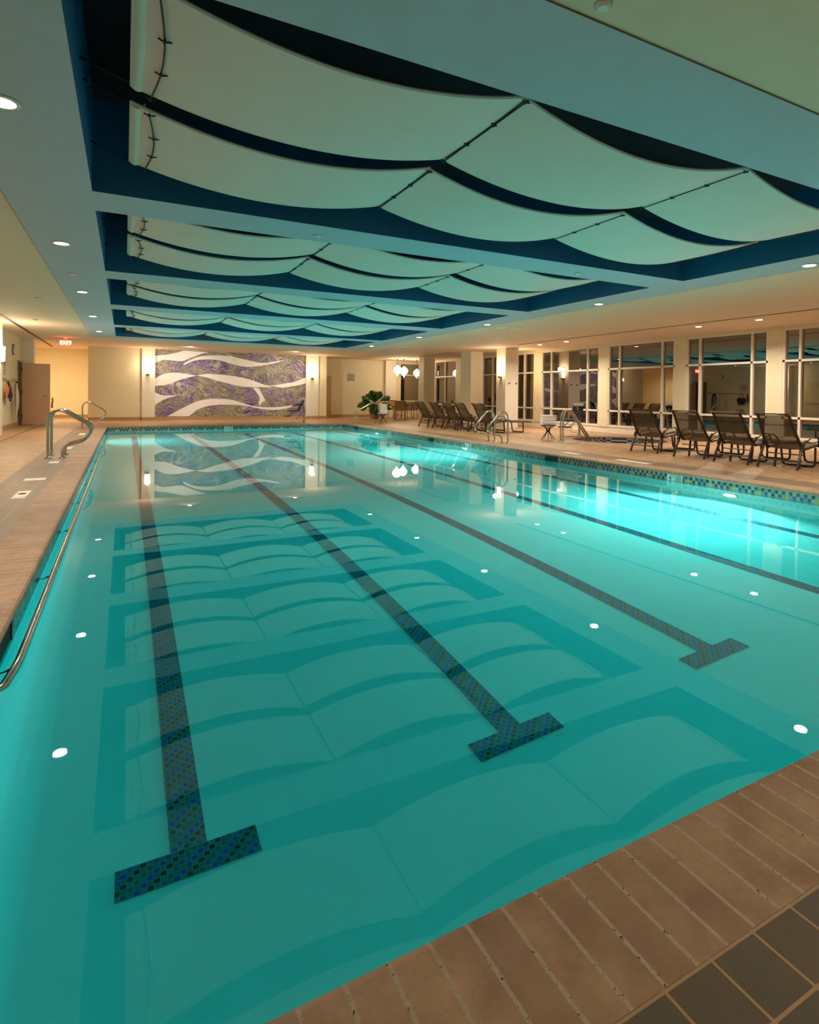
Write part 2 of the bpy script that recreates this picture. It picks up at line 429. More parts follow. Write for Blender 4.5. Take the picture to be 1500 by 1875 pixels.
# pool shell with a coved foot
def shell():
    mb = MB(); prof = [(0, -.03), (0, -1.17), (.03, -1.26), (.09, -1.33), (.2, FZ), (.22, FZ)]
    rings = []
    for off, z in prof: rings.append([(PX0+off, PY0+off, z), (PX1-off, PY0+off, z), (PX1-off, PY1-off, z), (PX0+off, PY1-off, z)])
    vs = [v for r in rings for v in r]; fs = [(i*4+k, i*4+(k+1) % 4, (i+1)*4+(k+1) % 4, (i+1)*4+k) for i in range(len(prof)-1) for k in range(4)]
    n = (len(prof)-1)*4; fs.append((n, n+1, n+2, n+3)); mb.add(vs, fs, True); return mb
struct('pool_basin', shell(), M_plaster)
# waterline mosaic
tb = -.30
mbs = {'near': (PX0, PY0, PX1, PY0+.006), 'far': (PX0, PY1-.006, PX1, PY1), 'left': (PX0, PY0, PX0+.006, PY1), 'right': (PX1-.006, PY0, PX1, PY1)}
for k, (x0, y0, x1, y1) in mbs.items(): struct('pool_waterline_tile_'+k, MB().box(x0, y0, tb, x1, y1, -.05), M_wtile)
# lane lines
LX = [.8125, 2.5438, 4.2751, 6.0064, 7.7377]; T = .0249
for lx in LX:
    mb = MB(); z0, z1 = FZ, FZ+.004
    ya, yb, yc, yd = 2.6708, 2.6708+6*T, 21.6, 21.6+6*T; a_, b_ = 11.5*T, 3*T
    mb.prism([(lx-a_, ya), (lx+a_, ya), (lx+a_, yb), (lx+b_, yb), (lx+b_, yc), (lx+a_, yc), (lx+a_, yd), (lx-a_, yd), (lx-a_, yc), (lx-b_, yc), (lx-b_, yb), (lx-a_, yb)], 'z', z0-.05, z1)
    struct('pool_lane_marking', mb, M_lane)
# water
wt = struct('water', MB().box(PX0-.01, PY0-.01, FZ-.05, PX1+.01, PY1+.01, WZ), M_water)

# spa
sx, sy, sr = SPA
struct('spa_coping', MB().lathe([(sr+.285, -.03), (sr+.285, 0), (sr+.005, 0), (sr-.02, -.02), (sr-.01, -.045), (sr+.01, -.05)], (sx, sy, 0), 64), M_copy)
struct('spa_basin', MB().lathe([(sr, -.2), (sr, -.45), (sr-.4, -.5), (sr-.4, -.95), (.001, -1.0)], (sx, sy, 0), 64), M_plaster)
struct('spa_waterline_tile', MB().lathe([(sr, -.045), (sr, -.21)], (sx, sy, 0), 64), M_wtile)
w2 = MB().lathe([(.001, -1.02), (sr+.02, -1.02), (sr+.02, WZ-.03), (.001, WZ-.03)], (sx, sy, 0), 64)
struct('water_spa', w2, M_water)

# deck lines: joint on the right, drain on the left
struct('trim_1', MB().box(10.74, YB, -.004, 10.765, 28, .0015), plain('dark_joint', '5a4636', .8))
struct('trim_2', MB().box(-2.06, YB, -.004, -1.96, 30, .002), plain('drain_strip', '8a6a50', .6))

# ------------------------------------------------------------------ walls
def wall(name, x0, y0, z0, x1, y1, z1, m): return struct(name, MB().box(x0, y0, z0, x1, y1, z1), m)
wall('wall_back', -4.6, YB-.2, 0, XR+.2, YB, CZ, M_cream)
# left wall, with the door opening (y 24.6 to 25.5)
wall('wall_left', XL-.2, YB, 0, XL, 24.62, CZ, M_cream)
wall('wall_left_header', XL-.2, 24.62, 2.2, XL, 25.5, CZ, M_cream)
wall('wall_left_return', XL-.2, 25.5, 0, -2.30, 26.0, CZ, M_pale)
wall('wall_corridor_outer', -4.6, 22.0, 0, -4.4, 32.0, CZ, M_yellow)
wall('wall_corridor_end', -4.6, 31.5, 0, -.6, 31.7, CZ, M_yellow)
wall('wall_corridor_front', -4.6, 22.0, 0, XL-.2, 22.2, CZ, M_yellow)
# far wall
wall('wall_far_panel', -.76, YF, 0, 1.18, YF+.2, CZ, M_cream)
wall('wall_corridor_inner', -.76, YF+.2, 0, -.6, 31.5, CZ, M_cream)
wall('wall_far', 1.18, YF+.035, 0, 9.0, YF+.25, CZ, M_cream)
wall('wall_far_pier_left', 1.18, YF-.09, 0, 1.68, YF+.05, CZ, M_pale)
wall('wall_far_pier_right', 8.17, YF-.09, 0, 8.78, YF+.05, CZ, M_pale)
wall('wall_far_pier_step', 8.78, YF-.02, 0, 9.2, YA, CZ, M_cream)
wall('wall_alcove', 9.0, YA, 0, 13.78, YA+.2, CZ, M_cream)
wall('wall_alcove_sill', 13.78, YA, 0, XR+.2, YA+.2, .3, M_cream)
wall('wall_alcove_head', 13.78, YA, 2.93, XR+.2, YA+.2, CZ, M_cream)
wall('wall_alcove_pier', 12.85, YA-.25, 0, 13.45, YA, CZ, M_pale)
# columns in front of the windows
COLS = [(13.2, 18.5, 13.8, 19.12), (13.2, 21.05, 13.8, 21.88), (13.2, 25.45, 13.8, 25.98)]
for k, (x0, y0, x1, y1) in enumerate(COLS): wall('column_'+str(k+1), x0, y0, 0, x1, y1, CZ, M_pale)
wall('column_4', XL, 19.2, 0, -2.33, 19.62, CZ, M_pale)
# baseboards
bb = [('far_panel', -.77, YF-.02, 1.18, YF), ('far', 1.68, YF-.0, 8.17, YF+.03), ('pier_left', 1.17, YF-.11, 1.69, YF-.09), ('pier_right', 8.16, YF-.11, 8.79, YF-.09),
      ('step', 8.79, YF-.04, 9.22, YF-.02), ('alcove', 9.9, YA-.02, 12.85, YA), ('corridor', -4.4, 31.48, -.76, 31.5), ('left', XL, YB, XL+.02, 24.62)]
for n_, x0, y0, x1, y1 in bb: struct('baseboard_'+n_, MB().box(x0, y0, 0, x1, y1, .14), M_base)
# window wall on the right
ZB, ZL, ZT, ZH = .25, .745, 2.165, 2.94
WINS = [(-2.6, .5), (.85, 3.0), (3.4, 5.9), (6.3, 8.86), (9.24, 11.75), (12.16, 14.92), (15.36, 18.58), (19.05, 22.98), (25.42, 27.72)]
mull = {3: (6.75, 8.43), 4: (9.69, 11.29), 5: (12.64, 14.41), 6: (15.96, 17.99), 7: (19.75, 22.15), 8: (26.6,)}
wall('wall_right_sill', XR, YB, 0, XR+.2, 31.0, ZB-.05, M_wframe)
wall('wall_right_head', XR, YB, ZH+.03, XR+.2, 31.0, CZ, M_cream)
edges = [YB]+[v for w_ in WINS for v in w_]+[YA+.2]
for k in range(0, len(edges), 2):
    wall('wall_right_pier_%d' % (k//2+1), XR-.03, edges[k], ZB-.05, XR+.2, edges[k+1], ZH+.03, M_cream)
def window(n_, y0, y1, ms):
    o = bpy.data.objects.new('window_%d' % n_, None); COL.objects.link(o); o['kind'] = 'structure'
    fw = .055; mb = MB(); X0, X1 = XR-.02, XR+.08
    mb.box(X0, y0, ZB-.05, X1, y1, ZB+fw*.4); mb.box(X0, y0, ZH-fw*.2, X1, y1, ZH+.03)
    for z in (ZL, ZT): mb.box(X0, y0, z-fw/2, X1, y1, z+fw/2)
    for y in (y0, y1-fw): mb.box(X0, y, ZB, X1, y+fw, ZH)
    for y in ms: mb.box(X0, y-fw/2, ZB, X1, y+fw/2, ZH)
    obj('window_frame', mb, M_wframe, o)
    obj('window_pane', MB().box(XR+.045, y0, ZB-.04, XR+.053, y1, ZH+.02), M_glass, o)
for k, (y0, y1) in enumerate(WINS):
    ms = mull.get(k, (y0+.5, y1-.5)); window(k+1, y0, y1, ms)
# window at the alcove
o = bpy.data.objects.new('window_10', None); COL.objects.link(o); o['kind'] = 'structure'
mb = MB(); y = YA-.02
mb.box(13.78, y, .25, XR, y+.1, .33); mb.box(13.78, y, 2.9, XR, y+.1, 2.96)
for z in (.86, 2.3): mb.box(13.78, y, z-.03, XR, y+.1, z+.03)
for x in (13.78, XR-.06): mb.box(x, y, .25, x+.06, y+.1, 2.94)
obj('window_frame', mb, M_wframe, o); obj('window_pane', MB().box(13.78, y+.05, .27, XR, y+.058, 2.93), M_glass, o)
# the night outside
struct('ground_outside', MB().box(XR+.2, YB-4, -.4, XR+14, 42, -.3), M_dark)
struct('wall_outside', MB().box(XR+6, YB-4, -.3, XR+6.2, 42, 6), plain('dark_render', '2a2420', .8))

# ------------------------------------------------------------------ ceiling
bholes = [rect(BX0, y0, BX1, y1) for y0, y1 in BAYS]
SX0, SY0, SX1, SY1 = -.45, 2.19, 8.95, 23.2
struct('ceiling', filled(rect(-4.6, YB-.2, XR+.2, 32.4), [rect(SX0, SY0, SX1, SY1)], CZ), M_ceil)
struct('ceiling_pool_panel', filled(rect(SX0, SY0, SX1, SY1), bholes, CZ-.008), M_blue)
mb = MB()
for (x0, y0, x1, y1) in ((SX0, SY0, SX1, SY0+.004), (SX0, SY1-.004, SX1, SY1), (SX0, SY0, SX0+.004, SY1), (SX1-.004, SY0, SX1, SY1)): mb.box(x0, y0, CZ-.009, x1, y1, CZ+.001)
struct('ceiling_reveal', mb, plain('reveal_shadow_gap', '6a6a5c', .8))
BZ = CZ+.85
for k, (y0, y1) in enumerate(BAYS):
    mb = MB(); w = .05; z0 = CZ-.009
    mb.box(BX0-w, y0-w, z0+.002, BX0, y1+w, BZ); mb.box(BX1, y0-w, z0+.002, BX1+w, y1+w, BZ)
    mb.box(BX0, y0-w, z0+.002, BX1, y0, BZ); mb.box(BX0, y1, z0+.002, BX1, y1+w, BZ); mb2 = MB().box(BX0-w, y0-w, BZ, BX1+w, y1+w, BZ+.05)
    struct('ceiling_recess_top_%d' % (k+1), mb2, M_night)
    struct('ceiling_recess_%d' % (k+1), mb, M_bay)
struct('ceiling_roof', MB().box(-4.6, YB-.2, CZ+1.1, XR+.2, 32.4, CZ+1.2), M_dark)

# slot diffusers
M_slot = plain('dark_slot', '3a3028', .7)
for k, (x, y0, y1, lab) in enumerate(((-2.09, YB+.2, 29.4, 'long dark slot diffuser in the ceiling above the coat hooks'),
        (12.85, YB+.2, 17.2, 'long dark slot diffuser in the ceiling along the windows'), (12.85, 22.1, 25.3, 'short dark slot diffuser in the ceiling beside the rear columns'))):
    t = thing('slot_diffuser', lab, 'air diffuser', (x, y0, CZ))
    obj('slot', MB().box(-.035, 0, -.004, .035, y1-y0, .004), M_slot, t)
    mb = MB()
    for dx in (-.045, -.004, .037): mb.box(dx, 0, -.007, dx+.008, y1-y0, .0)
    obj('frame', mb, plain('slot_frame', '9c8a70', .5), t)
# pale squares imitating lamp light bounced off the water, then sprinklers
for x, y, w, lab in ((9.58, 13.1, .3, 'square pale patch of bounced light on the ceiling nearer the camera, right of the pool'), (10.0, 20.5, .3, 'square pale patch of bounced light on the ceiling farther away, right of the pool'), (10.9, 24.9, .28, 'square pale patch on the ceiling near the alcove pendants')):
    t = thing('ceiling_light_patch', lab, 'air diffuser', (x, y, CZ))
    obj('frame', MB().bbox(-w, -w, -.012, w, w, 0, .004), plain('light_patch_cream', 'f0e2c4', .5), t)
    mb = MB()
    for s_ in (.8, .55, .3): mb.tube([(-w*s_, -w*s_, -.013), (w*s_, -w*s_, -.013), (w*s_, w*s_, -.013), (-w*s_, w*s_, -.013)], .008, 6, closed=True)
    obj('patch_ring', mb, M_white, t)
disc = [(2.51, 2.09, .035, 'large round sprinkler cover in the cream ceiling nearest the camera'), (2.5, 6.71, .045, 'round sprinkler cover on the left of the first blue ceiling beam'), (6.42, 6.73, .045, 'round sprinkler cover on the right of the first blue ceiling beam'),
        (2.5, 10.72, .045, 'round sprinkler cover on the left of the second blue ceiling beam'), (6.42, 10.72, .045, 'round sprinkler cover on the right of the second blue ceiling beam'),
        (-.17, 10.9, .06, 'flat round sensor on the ceiling left of the pool between two downlights'), (-.96, 14.15, .05, 'small dark sprinkler in the cream ceiling left of the pool'), (-1.48, 18.5, .05, 'small dark sprinkler in the cream ceiling near the exit sign')]
for x, y, r, lab in disc:
    z = CZ-.008 if SX0 < x < SX1 and y > SY0 else CZ
    t = thing('sprinkler', lab, 'sprinkler', (x, y, z))
    obj('cover', MB().lathe([(.001, -.022), (r*.7, -.022), (r*.9, -.016), (r, -.002), (r, 0)], n=20), M_white, t)
    obj('rim', MB().lathe([(r, -.004), (r*1.25, -.004), (r*1.3, 0)], n=20), plain('sprinkler_rim', 'a8a490', .5), t)

# ------------------------------------------------------------------ downlights
def make_down():
    t = thing('recessed_downlight', '', 'downlight', (0, 0, 0), 0, 'recessed downlights')
    obj('trim_ring', MB().lathe([(.082, 0), (.105, -.004), (.105, -.008), (.08, -.012), (.076, -.004)], n=24), M_white, t)
    obj('lens', MB().lathe([(.001, -.010), (.05, -.009), (.078, -.005)], n=24), M_glow_down, t)
    a_ = area('lamp', (0, 0, -.03), (0, 0, -1), .14, L_DOWN, NEUT, t, spread=math.radians(150))
    return t
d0 = make_down(); used = False
def down(x, y, lab, warm=None):
    global used
    z = CZ-.008 if SX0 < x < SX1 and SY0 < y < SY1 else CZ
    if not used: d0.location = (x, y, z); d0['label'] = lab; used = True; return d0
    return dup(d0, (x, y, z), 0, lab)
ordn = ['nearest', 'second', 'third', 'fourth', 'fifth']
for k, y in enumerate((4.66, 8.72, 12.78, 16.78, 20.88)):
    down(-.14, y, ['nearest glowing downlight at the left edge of the photo', 'second glowing downlight from the camera on the blue left soffit', 'third glowing downlight from the camera on the blue left soffit', 'fourth glowing downlight from the camera on the blue left soffit', 'farthest glowing downlight on the blue left soffit'][k])
    down(8.71, y, ['nearest glowing downlight right of the ceiling recesses', 'second glowing downlight right of the ceiling recesses', 'third glowing downlight right of the ceiling recesses', 'fourth glowing downlight right of the ceiling recesses', 'farthest glowing downlight right of the ceiling recesses'][k])
down(2.86, 25.7, 'glowing downlight in front of the left half of the mural')
down(7.09, 25.7, 'glowing downlight in front of the right half of the mural')
for o_ in COL.objects:      # the two mural downlights are wall washers: brighter and tilted to the wall
    if o_.type == 'LIGHT' and o_.parent and abs(o_.parent.location.y-25.7) < .01:
        o_.data = o_.data.copy(); o_.data.energy = L_DOWN*1.05; o_.rotation_euler = (math.radians(38), 0, 0)
for y, l_ in ((16.7, 'farthest of the downlights in front of the windows'), (15.27, 'second farthest of the downlights in front of the windows'), (10.12, 'second nearest of the downlights in front of the windows'), (8.48, 'nearest of the downlights seen in front of the windows')):
    down(13.42, y, l_)
for x, y in ((13.42, 3.3), (13.42, 1.7), (3.2, -1.3), (8.71, .6)):  # the one behind the camera is added to brighten the near coping
    down(x, y, 'unseen recessed downlight out of frame in the ceiling behind the camera', 1)
t = down(-3.0, 28.5, 'small downlight inside the yellow corridor'); 
area('corridor_lamp', (-2.0, 28.8, CZ-.06), (0, .1, -1), .7, L_CORR, (1, .85, .62))

# ------------------------------------------------------------------ ceiling sails
PW, PD, SAG = 2.395, 1.20, .175
ZE = 3.255
def zs(u): return -SAG*4*u*(1-u)
rows = lambda y0: ((y0+.36, .92), (y0+1.83, 1.0))
def make_sail(kind):
    t = thing('ceiling_sail', '', 'ceiling sail', (0, 0, 0), 0, 'cloth sails hung in the ceiling recesses')
    pin = .03   # scalloped long edges
    def fn(u, v):
        yy = PD*v + pin*math.sin(PI*u)*(1 if v < .5 else -1)*abs(2*v-1)
        return (u*PW, yy, zs(u) - .012*math.sin(PI*v))
    obj('cloth', MB().grid(fn, 36, 10, True, .006), M_sail, t)
    mb = MB()
    for v in (0, 1): mb.tube([(u/36*PW, fn(u/36, v)[1], zs(u/36)+.004) for u in range(37)], .014, 6)
    obj('hem', mb, M_hem, t)
    def lacing(x, bulge):
        mb = MB(); pts = [(x+bulge*math.sin(PI*k/12), PD*k/12, zs(min(1, (x+bulge*math.sin(PI*k/12))/PW))-.030) for k in range(13)]
        mb.tube(pts, .006, 5)
        for k in (0, 4, 8, 12):
            p = pts[k]; mb.tube([(p[0]-.035, p[1]-.006, p[2]+.004), (p[0], p[1], p[2]-.008), (p[0]+.04, p[1]+.008, p[2]+.004)], .006, 5)
            mb.tube([(p[0], p[1]-.02, p[2]-.004), (p[0], p[1]+.02, p[2]-.004)], .009, 5)
        obj('lacing_cable', mb, M_dark, t)
    if kind == 'L':
        lacing(.12, .05)
        def flap(u, v):
            return (-.005+.10*u + .02*math.sin(PI*v)*u, PD*v, .012-.03*math.sin(PI*u) + .004*math.sin(9*v))
        obj('end_flap', MB().grid(flap, 6, 16, True, .02), M_hem, t)
        for y in (.02, PD-.02): obj('suspension_cable', MB().tube([(.1, y, -.03), (0, y, 0), (-.25, y+.03, .09), (-.255, y+.03, .092), (-.29, y+.03, .11)], .004, 6, taper=[1, 1, 1, 2.6, 2.6]), M_dark, t)
    lacing(PW-.004 if kind != 'R' else PW-.1, 0 if kind != 'R' else -.04)
    if kind == 'R':
        for y in (.02, PD-.02): obj('suspension_cable', MB().tube([(PW-.08, y, -.03), (PW, y, 0), (PW+.43, y-.02, .11)], .004, 5), M_dark, t)
    return t
protos = {k: make_sail(k) for k in 'LMR'}; first = {k: True for k in 'LMR'}
nb = ['first', 'second', 'third', 'fourth', 'fifth']
for bi, (y0, y1) in enumerate(BAYS):
    for ri, (ry, dz) in enumerate(rows(y0)):
        for pi_, kind in enumerate('LMR'):
            lab = '%s cloth panel of the %s sail row in the %s ceiling recess from the camera' % (['left', 'middle', 'right'][pi_], ['nearer', 'farther'][ri], nb[bi])
            loc = (.58+pi_*PW, ry, ZE+(.015 if kind == 'L' else 0))
            if first[kind]:
                o = protos[kind]; first[kind] = False; o.location = loc; o['label'] = lab
            else: o = dup(protos[kind], loc, 0, lab)
            o['group'] = 'cloth sails hung in the ceiling recesses'
# grilles high in the farthest recess
for k, x in enumerate((.9, 3.2, 5.6, 7.5)):
    t = thing('air_grille', ['dark slatted grille at the left end of the farthest ceiling recess', 'dark slatted grille left of centre in the farthest ceiling recess', 'dark slatted grille right of centre in the farthest ceiling recess', 'dark slatted grille at the right end of the farthest ceiling recess'][k], 'air grille', (x, BAYS[4][1]-.001, CZ+.08))
    obj('frame', MB().box(-.4, -.02, 0, .4, 0, .32), M_black, t); mb = MB()
    for j in range(6): mb.box(-.38, -.03, .02+j*.05, .38, -.02, .04+j*.05)
    obj('slats', mb, plain('grille_slat', '7a7468', .5), t)

# ------------------------------------------------------------------ mural
t = thing('wave_mural', 'large mural of violet and olive brush swirls crossed by white ribbons on the far wall', 'mural', (0, 0, 0))
ZM0, ZM1 = .14, 3.04
obj('painted_panel', MB().box(1.68, YF-.005, ZM0, 8.17, YF+.03, ZM1), M_mural, t)
RIB = {
'R1': [(1.68, 2.76), (2.16, 2.83), (2.53, 2.93), (2.8, 3.02), (3.28, 3.02), (3.84, 3.0), (3.5, 2.91), (3.07, 2.72), (2.74, 2.57), (2.32, 2.58), (2.0, 2.59), (1.68, 2.45)],
'R2': [(2.77, 2.44), (3.07, 2.63), (3.5, 2.81), (4.18, 2.88), (4.75, 2.86), (5.33, 2.75), (5.93, 2.63), (6.3, 2.62), (6.73, 2.71), (7.16, 2.79), (6.73, 2.63), (5.93, 2.46), (5.45, 2.41), (4.98, 2.47), (4.63, 2.57), (4.18, 2.67), (3.73, 2.68), (3.23, 2.61), (2.85, 2.41)],
'R3a': [(1.68, 1.78), (2.0, 1.98), (2.43, 2.05), (2.8, 2.03), (3.18, 1.97), (3.34, 1.95), (2.96, 1.85), (2.53, 1.7), (2.11, 1.52), (1.68, 1.47)],
'R3b': [(3.34, 1.95), (3.73, 2.04), (4.29, 2.02), (4.87, 1.97), (5.46, 1.86), (5.94, 1.71), (6.3, 1.58), (6.55, 1.56), (7.17, 1.68), (7.68, 1.78), (8.17, 1.99), (8.17, 1.7), (7.68, 1.58), (7.05, 1.48), (6.67, 1.53), (6.3, 1.5), (5.82, 1.48), (5.22, 1.51), (4.76, 1.6), (4.18, 1.74), (3.73, 1.88)],
'R4': [(1.68, 1.19), (1.9, 1.09), (2.22, 1.06), (2.64, 1.1), (2.78, 1.15), (2.33, 1.0), (2.01, 0.88), (1.8, 0.73), (1.68, 0.64)],
'R5': [(2.17, 0.17), (2.54, 0.38), (2.97, 0.62), (3.41, 0.83), (3.85, 0.92), (4.3, 0.93), (4.76, 0.9), (5.23, 0.76), (5.7, 0.62), (6.19, 0.56), (6.8, 0.56), (7.31, 0.61), (7.69, 0.68), (7.31, 0.51), (6.68, 0.43), (6.07, 0.48), (5.58, 0.59), (5.11, 0.65), (4.42, 0.67), (3.85, 0.62), (3.41, 0.47), (3.14, 0.26), (3.0, 0.16)],
'R6': [(5.73, 1.46), (5.97, 1.43), (6.09, 1.25), (6.28, 0.87), (6.1, 0.75), (6.04, 0.62), (5.98, 0.75), (6.03, 1.0), (5.88, 1.25)]}
def smooth_poly(P, n=4):
    out = []; N = len(P)
    for i in range(N):
        p0, p1, p2, p3 = [Vector(P[(i+k) % N]) for k in (-1, 0, 1, 2)]
        v1 = (p1-p0).normalized(); v2 = (p2-p1).normalized(); v3 = (p3-p2).normalized()
        m1 = (p2-p0)*.5 if v1.dot(v2) > .6 else Vector((0, 0)); m2 = (p3-p1)*.5 if v2.dot(v3) > .6 else Vector((0, 0))
        L = (p2-p1).length
        if m1.length > L*1.2: m1 = m1.normalized()*L*1.2
        if m2.length > L*1.2: m2 = m2.normalized()*L*1.2
        for k in range(n):
            s_ = k/n; h = s_*s_; c = h*s_
            out.append(tuple(p1*(2*c-3*h+1)+m1*(c-2*h+s_)+p2*(-2*c+3*h)+m2*(c-h)))
    return out
for k, P in RIB.items():
    P = smooth_poly(P); P = [(min(8.17, max(1.68, a_)), min(ZM1, max(ZM0, b_))) for a_, b_ in P]
    bm = bmesh.new(); vs = [bm.verts.new((a_, YF-.012, b_)) for a_, b_ in P]
    es = [bm.edges.new((vs[i], vs[(i+1) % len(vs)])) for i in range(len(vs))]
    bmesh.ops.triangle_fill(bm, use_beauty=True, edges=es); bm.verts.index_update()
    n_ = len(bm.verts); V = [v.co[:] for v in bm.verts]; F = [[v.index for v in q.verts] for q in bm.faces]; bm.free()
    mb = MB(); mb.add(V + [(a_, YF-.004, c_) for a_, _, c_ in V], F + [[i+n_ for i in reversed(q)] for q in F] + [(i, (i+1) % n_, n_+(i+1) % n_, n_+i) for i in range(n_)])
    obj('white_ribbon', mb, M_ribbon, t)

# ------------------------------------------------------------------ sconces
def make_sconce():
    t = thing('wall_sconce', '', 'wall lamp', (0, 0, 0), 0, 'glowing wall sconces')
    # local: wall plane y = 0, lamp comes out towards -y
    obj('shade', MB().lathe([(.085, .02), (.095, .12), (.10, .36), (.105, .42)], n=16, a0=PI, a1=2*PI, sy=.8), M_glow_sconce, t)
    obj('bracket', MB().bbox(-.06, -.1, -.05, .06, 0, .03, .01), plain('sconce_bracket', '8a7a58', .35, metal=.7), t)
    obj('back_plate', MB().box(-.09, -.012, .0, .09, 0, .48), M_white, t)
    l = bpy.data.lights.new('lamp', 'POINT'); l.energy = L_SCONCE; l.color = WARM; l.shadow_soft_size = .08
    lo = bpy.data.objects.new('lamp', l); COL.objects.link(lo); lo.location = (0, -.2, .38); lo.parent = t
    return t
s0 = make_sconce(); s0.location = (1.40, YF-.09, 1.96); s0['label'] = 'glowing frosted sconce on the white pier left of the mural'
dup(s0, (8.46, YF-.09, 1.96), 0, 'glowing frosted sconce on the white pier right of the mural')
dup(s0, (13.2, 18.81, 1.95), -PI/2, 'glowing sconce on the pool side of the nearest column before the windows')
dup(s0, (13.8, 18.81, 1.95), PI/2, 'glowing sconce on the window side of the nearest column')
sl = dup(s0, (-2.33, 19.5, 1.95), PI/2, 'bright sconce on the pier cut by the left edge of the photo')
for c_ in sl.children:
    if c_.type == 'LIGHT': c_.data = c_.data.copy(); c_.data.energy = L_SCONCE*2.2
# hooks on column
for x, l_ in ((13.36, 'left dark hook on the face of the nearest column'), (13.68, 'right dark hook on the face of the nearest column')):
    t = thing('robe_hook', l_, 'hook', (x, 18.5, 1.69))
    obj('plate', MB().bbox(-.025, -.012, -.03, .025, 0, .03, .005), M_steel, t)
    obj('prong', MB().tube(round_path([(0, -.01, 0), (0, -.07, 0), (0, -.075, .035)], .02), .011, 8), M_bronze, t)

# ------------------------------------------------------------------ underwater lamps
def pool_lamp(x, y, d, lab):
    t = thing('pool_light', lab, 'pool light', (x, y, -.66), 0, 'underwater pool lights')
    # local: lens faces d along x
    mb = MB(); mb.lathe([(.001, .014), (.08, .012), (.105, .0)], n=24)
    mb.v = [(d*c, a_, b_) for a_, b_, c in mb.v]; obj('lens', mb, M_glow_pool, t)
    mb = MB(); mb.lathe([(.105, .018), (.135, .012), (.14, 0)], n=24); mb.v = [(d*c, a_, b_) for a_, b_, c in mb.v]; obj('rim', mb, M_steel, t)
    area('lamp', (d*.03, 0, 0), (d, 0, -.14), .18, L_POOL*(.4 if d > 0 else 1), (1, .76, .72), t, spread=math.radians(165))
for k, y in enumerate((5.62, 13.4, 19.6)):
    pool_lamp(PX1, y, -1, ['brilliant underwater light in the right pool wall nearest the camera', 'underwater light in the right pool wall below the lounger rail', 'farthest underwater light in the right pool wall'][k])
    if k == 2: pool_lamp(PX0, y, 1, ['underwater light in the left pool wall below the near handrail', 'underwater light in the middle of the left pool wall', 'farthest underwater light in the left pool wall'][k])

def text(name, s_, size, loc, rot, mat, parent=None, ext=.001, align='CENTER', label=None):
    c = bpy.data.curves.new(name, 'FONT'); c.body = s_; c.size = size; c.extrude = ext; c.align_x = align; c.align_y = 'CENTER'
    o = bpy.data.objects.new(name, c); COL.objects.link(o); o.location = loc; o.rotation_euler = rot; c.materials.append(mat)
    bpy.context.view_layer.update(); dg = bpy.context.evaluated_depsgraph_get()
    me = bpy.data.meshes.new_from_object(o.evaluated_get(dg)); bpy.data.objects.remove(o)
    o = bpy.data.objects.new(name, me); COL.objects.link(o); o.location = loc; o.rotation_euler = rot
    if not me.materials: me.materials.append(mat)
    if parent: o.parent = parent
    if label: o['label'] = label
    return o

# ------------------------------------------------------------------ pool fittings
# skimmer mouths
for x, y0, y1, d, lab in ((PX0, 3.25, 4.0, 1, 'dark skimmer mouth under the left coping at the edge of the photo'), (PX1, 9.62, 10.02, -1, 'black skimmer mouth in the right waterline tile nearest the camera'),
                          (PX1, 15.2, 15.55, -1, 'black skimmer mouth in the middle of the right waterline tile'), (PX1, 21.6, 21.95, -1, 'black skimmer mouth in the right waterline tile at the far end')):
    t = thing('pool_skimmer', lab, 'skimmer', (x, y0, 0), 0)
    w = y1-y0; mb = MB(); xs = sorted((d*.006, d*.014))
    mb.box(xs[0], 0, -.20, xs[1], .02, -.052); mb.box(xs[0], w-.02, -.20, xs[1], w, -.052); mb.box(xs[0], 0, -.065, xs[1], w, -.052)
    obj('frame', mb, M_black, t)
    xs = sorted((d*.006, d*.009)); obj('opening', MB().box(xs[0], .02, -.20, xs[1], w-.02, -.06), M_black, t)

# submerged handrail along the left wall
t = thing('pool_wall_handrail', 'long steel handrail just above the water along the left pool wall', 'handrail', (0, 0, 0))
pts = round_path([(.0, 3.28, -.17), (.07, 3.30, -.15), (.105, 3.5, -.118), (.105, 21.3, -.118), (.06, 21.5, -.14), (0, 21.52, -.15)], .1, 5)
obj('rail', MB().tube(pts, .020, 12), M_steel, t)
for k in range(11):
    y = 3.5+1.63*k
    mb = MB().tube(round_path([(.006, y, -.175), (.05, y, -.155), (.10, y, -.13)], .03), .007, 6); mb.bbox(.006, y-.03, -.21, .016, y+.03, -.15, .004)
    obj('bracket', mb, M_black, t)

# figure-four grab rails
FIG = [(-.645, 0), (-.645, .73), (-.59, .83), (-.47, .86), (-.40, .84), (-.03, .595), (.012, .52), (-.02, .39), (-.12, .29), (-.29, .245), (-.38, .215), (-.425, .14), (-.43, 0)]
FIGR = [(9.20, 0), (9.19, .68), (9.12, .79), (9.03, .815), (8.93, .78), (8.61, .45), (8.585, .38), (8.60, .31), (8.68, .245), (8.88, .215), (8.97, .19), (9.01, .12), (9.02, 0)]
FIGF = [(9.64, 0), (9.63, .74), (9.57, .83), (9.45, .865), (9.25, .84), (8.64, .52), (8.585, .44), (8.60, .31), (8.74, .215), (9.0, .20), (9.34, .20), (9.44, .15), (9.47, 0)]
def grab(name, P, y, lab, group=None):
    t = thing(name, lab, 'grab rail', (0, y, 0), 0, group)
    obj('rail', MB().tube(round_path([(x, 0, z) for x, z in P], .07, 4), .0225, 12), M_steel, t)
    for x in (P[0][0], P[-1][0]):
        obj('escutcheon', MB().lathe([(.024, .03), (.05, .018), (.058, 0)], (x, 0, 0), 20), M_steel, t)
grab('grab_rail', FIG, 12.62, 'nearer of the two joined grab rails on the left pool edge')
grab('grab_rail', FIG, 13.22, 'farther of the two joined grab rails on the left pool edge')
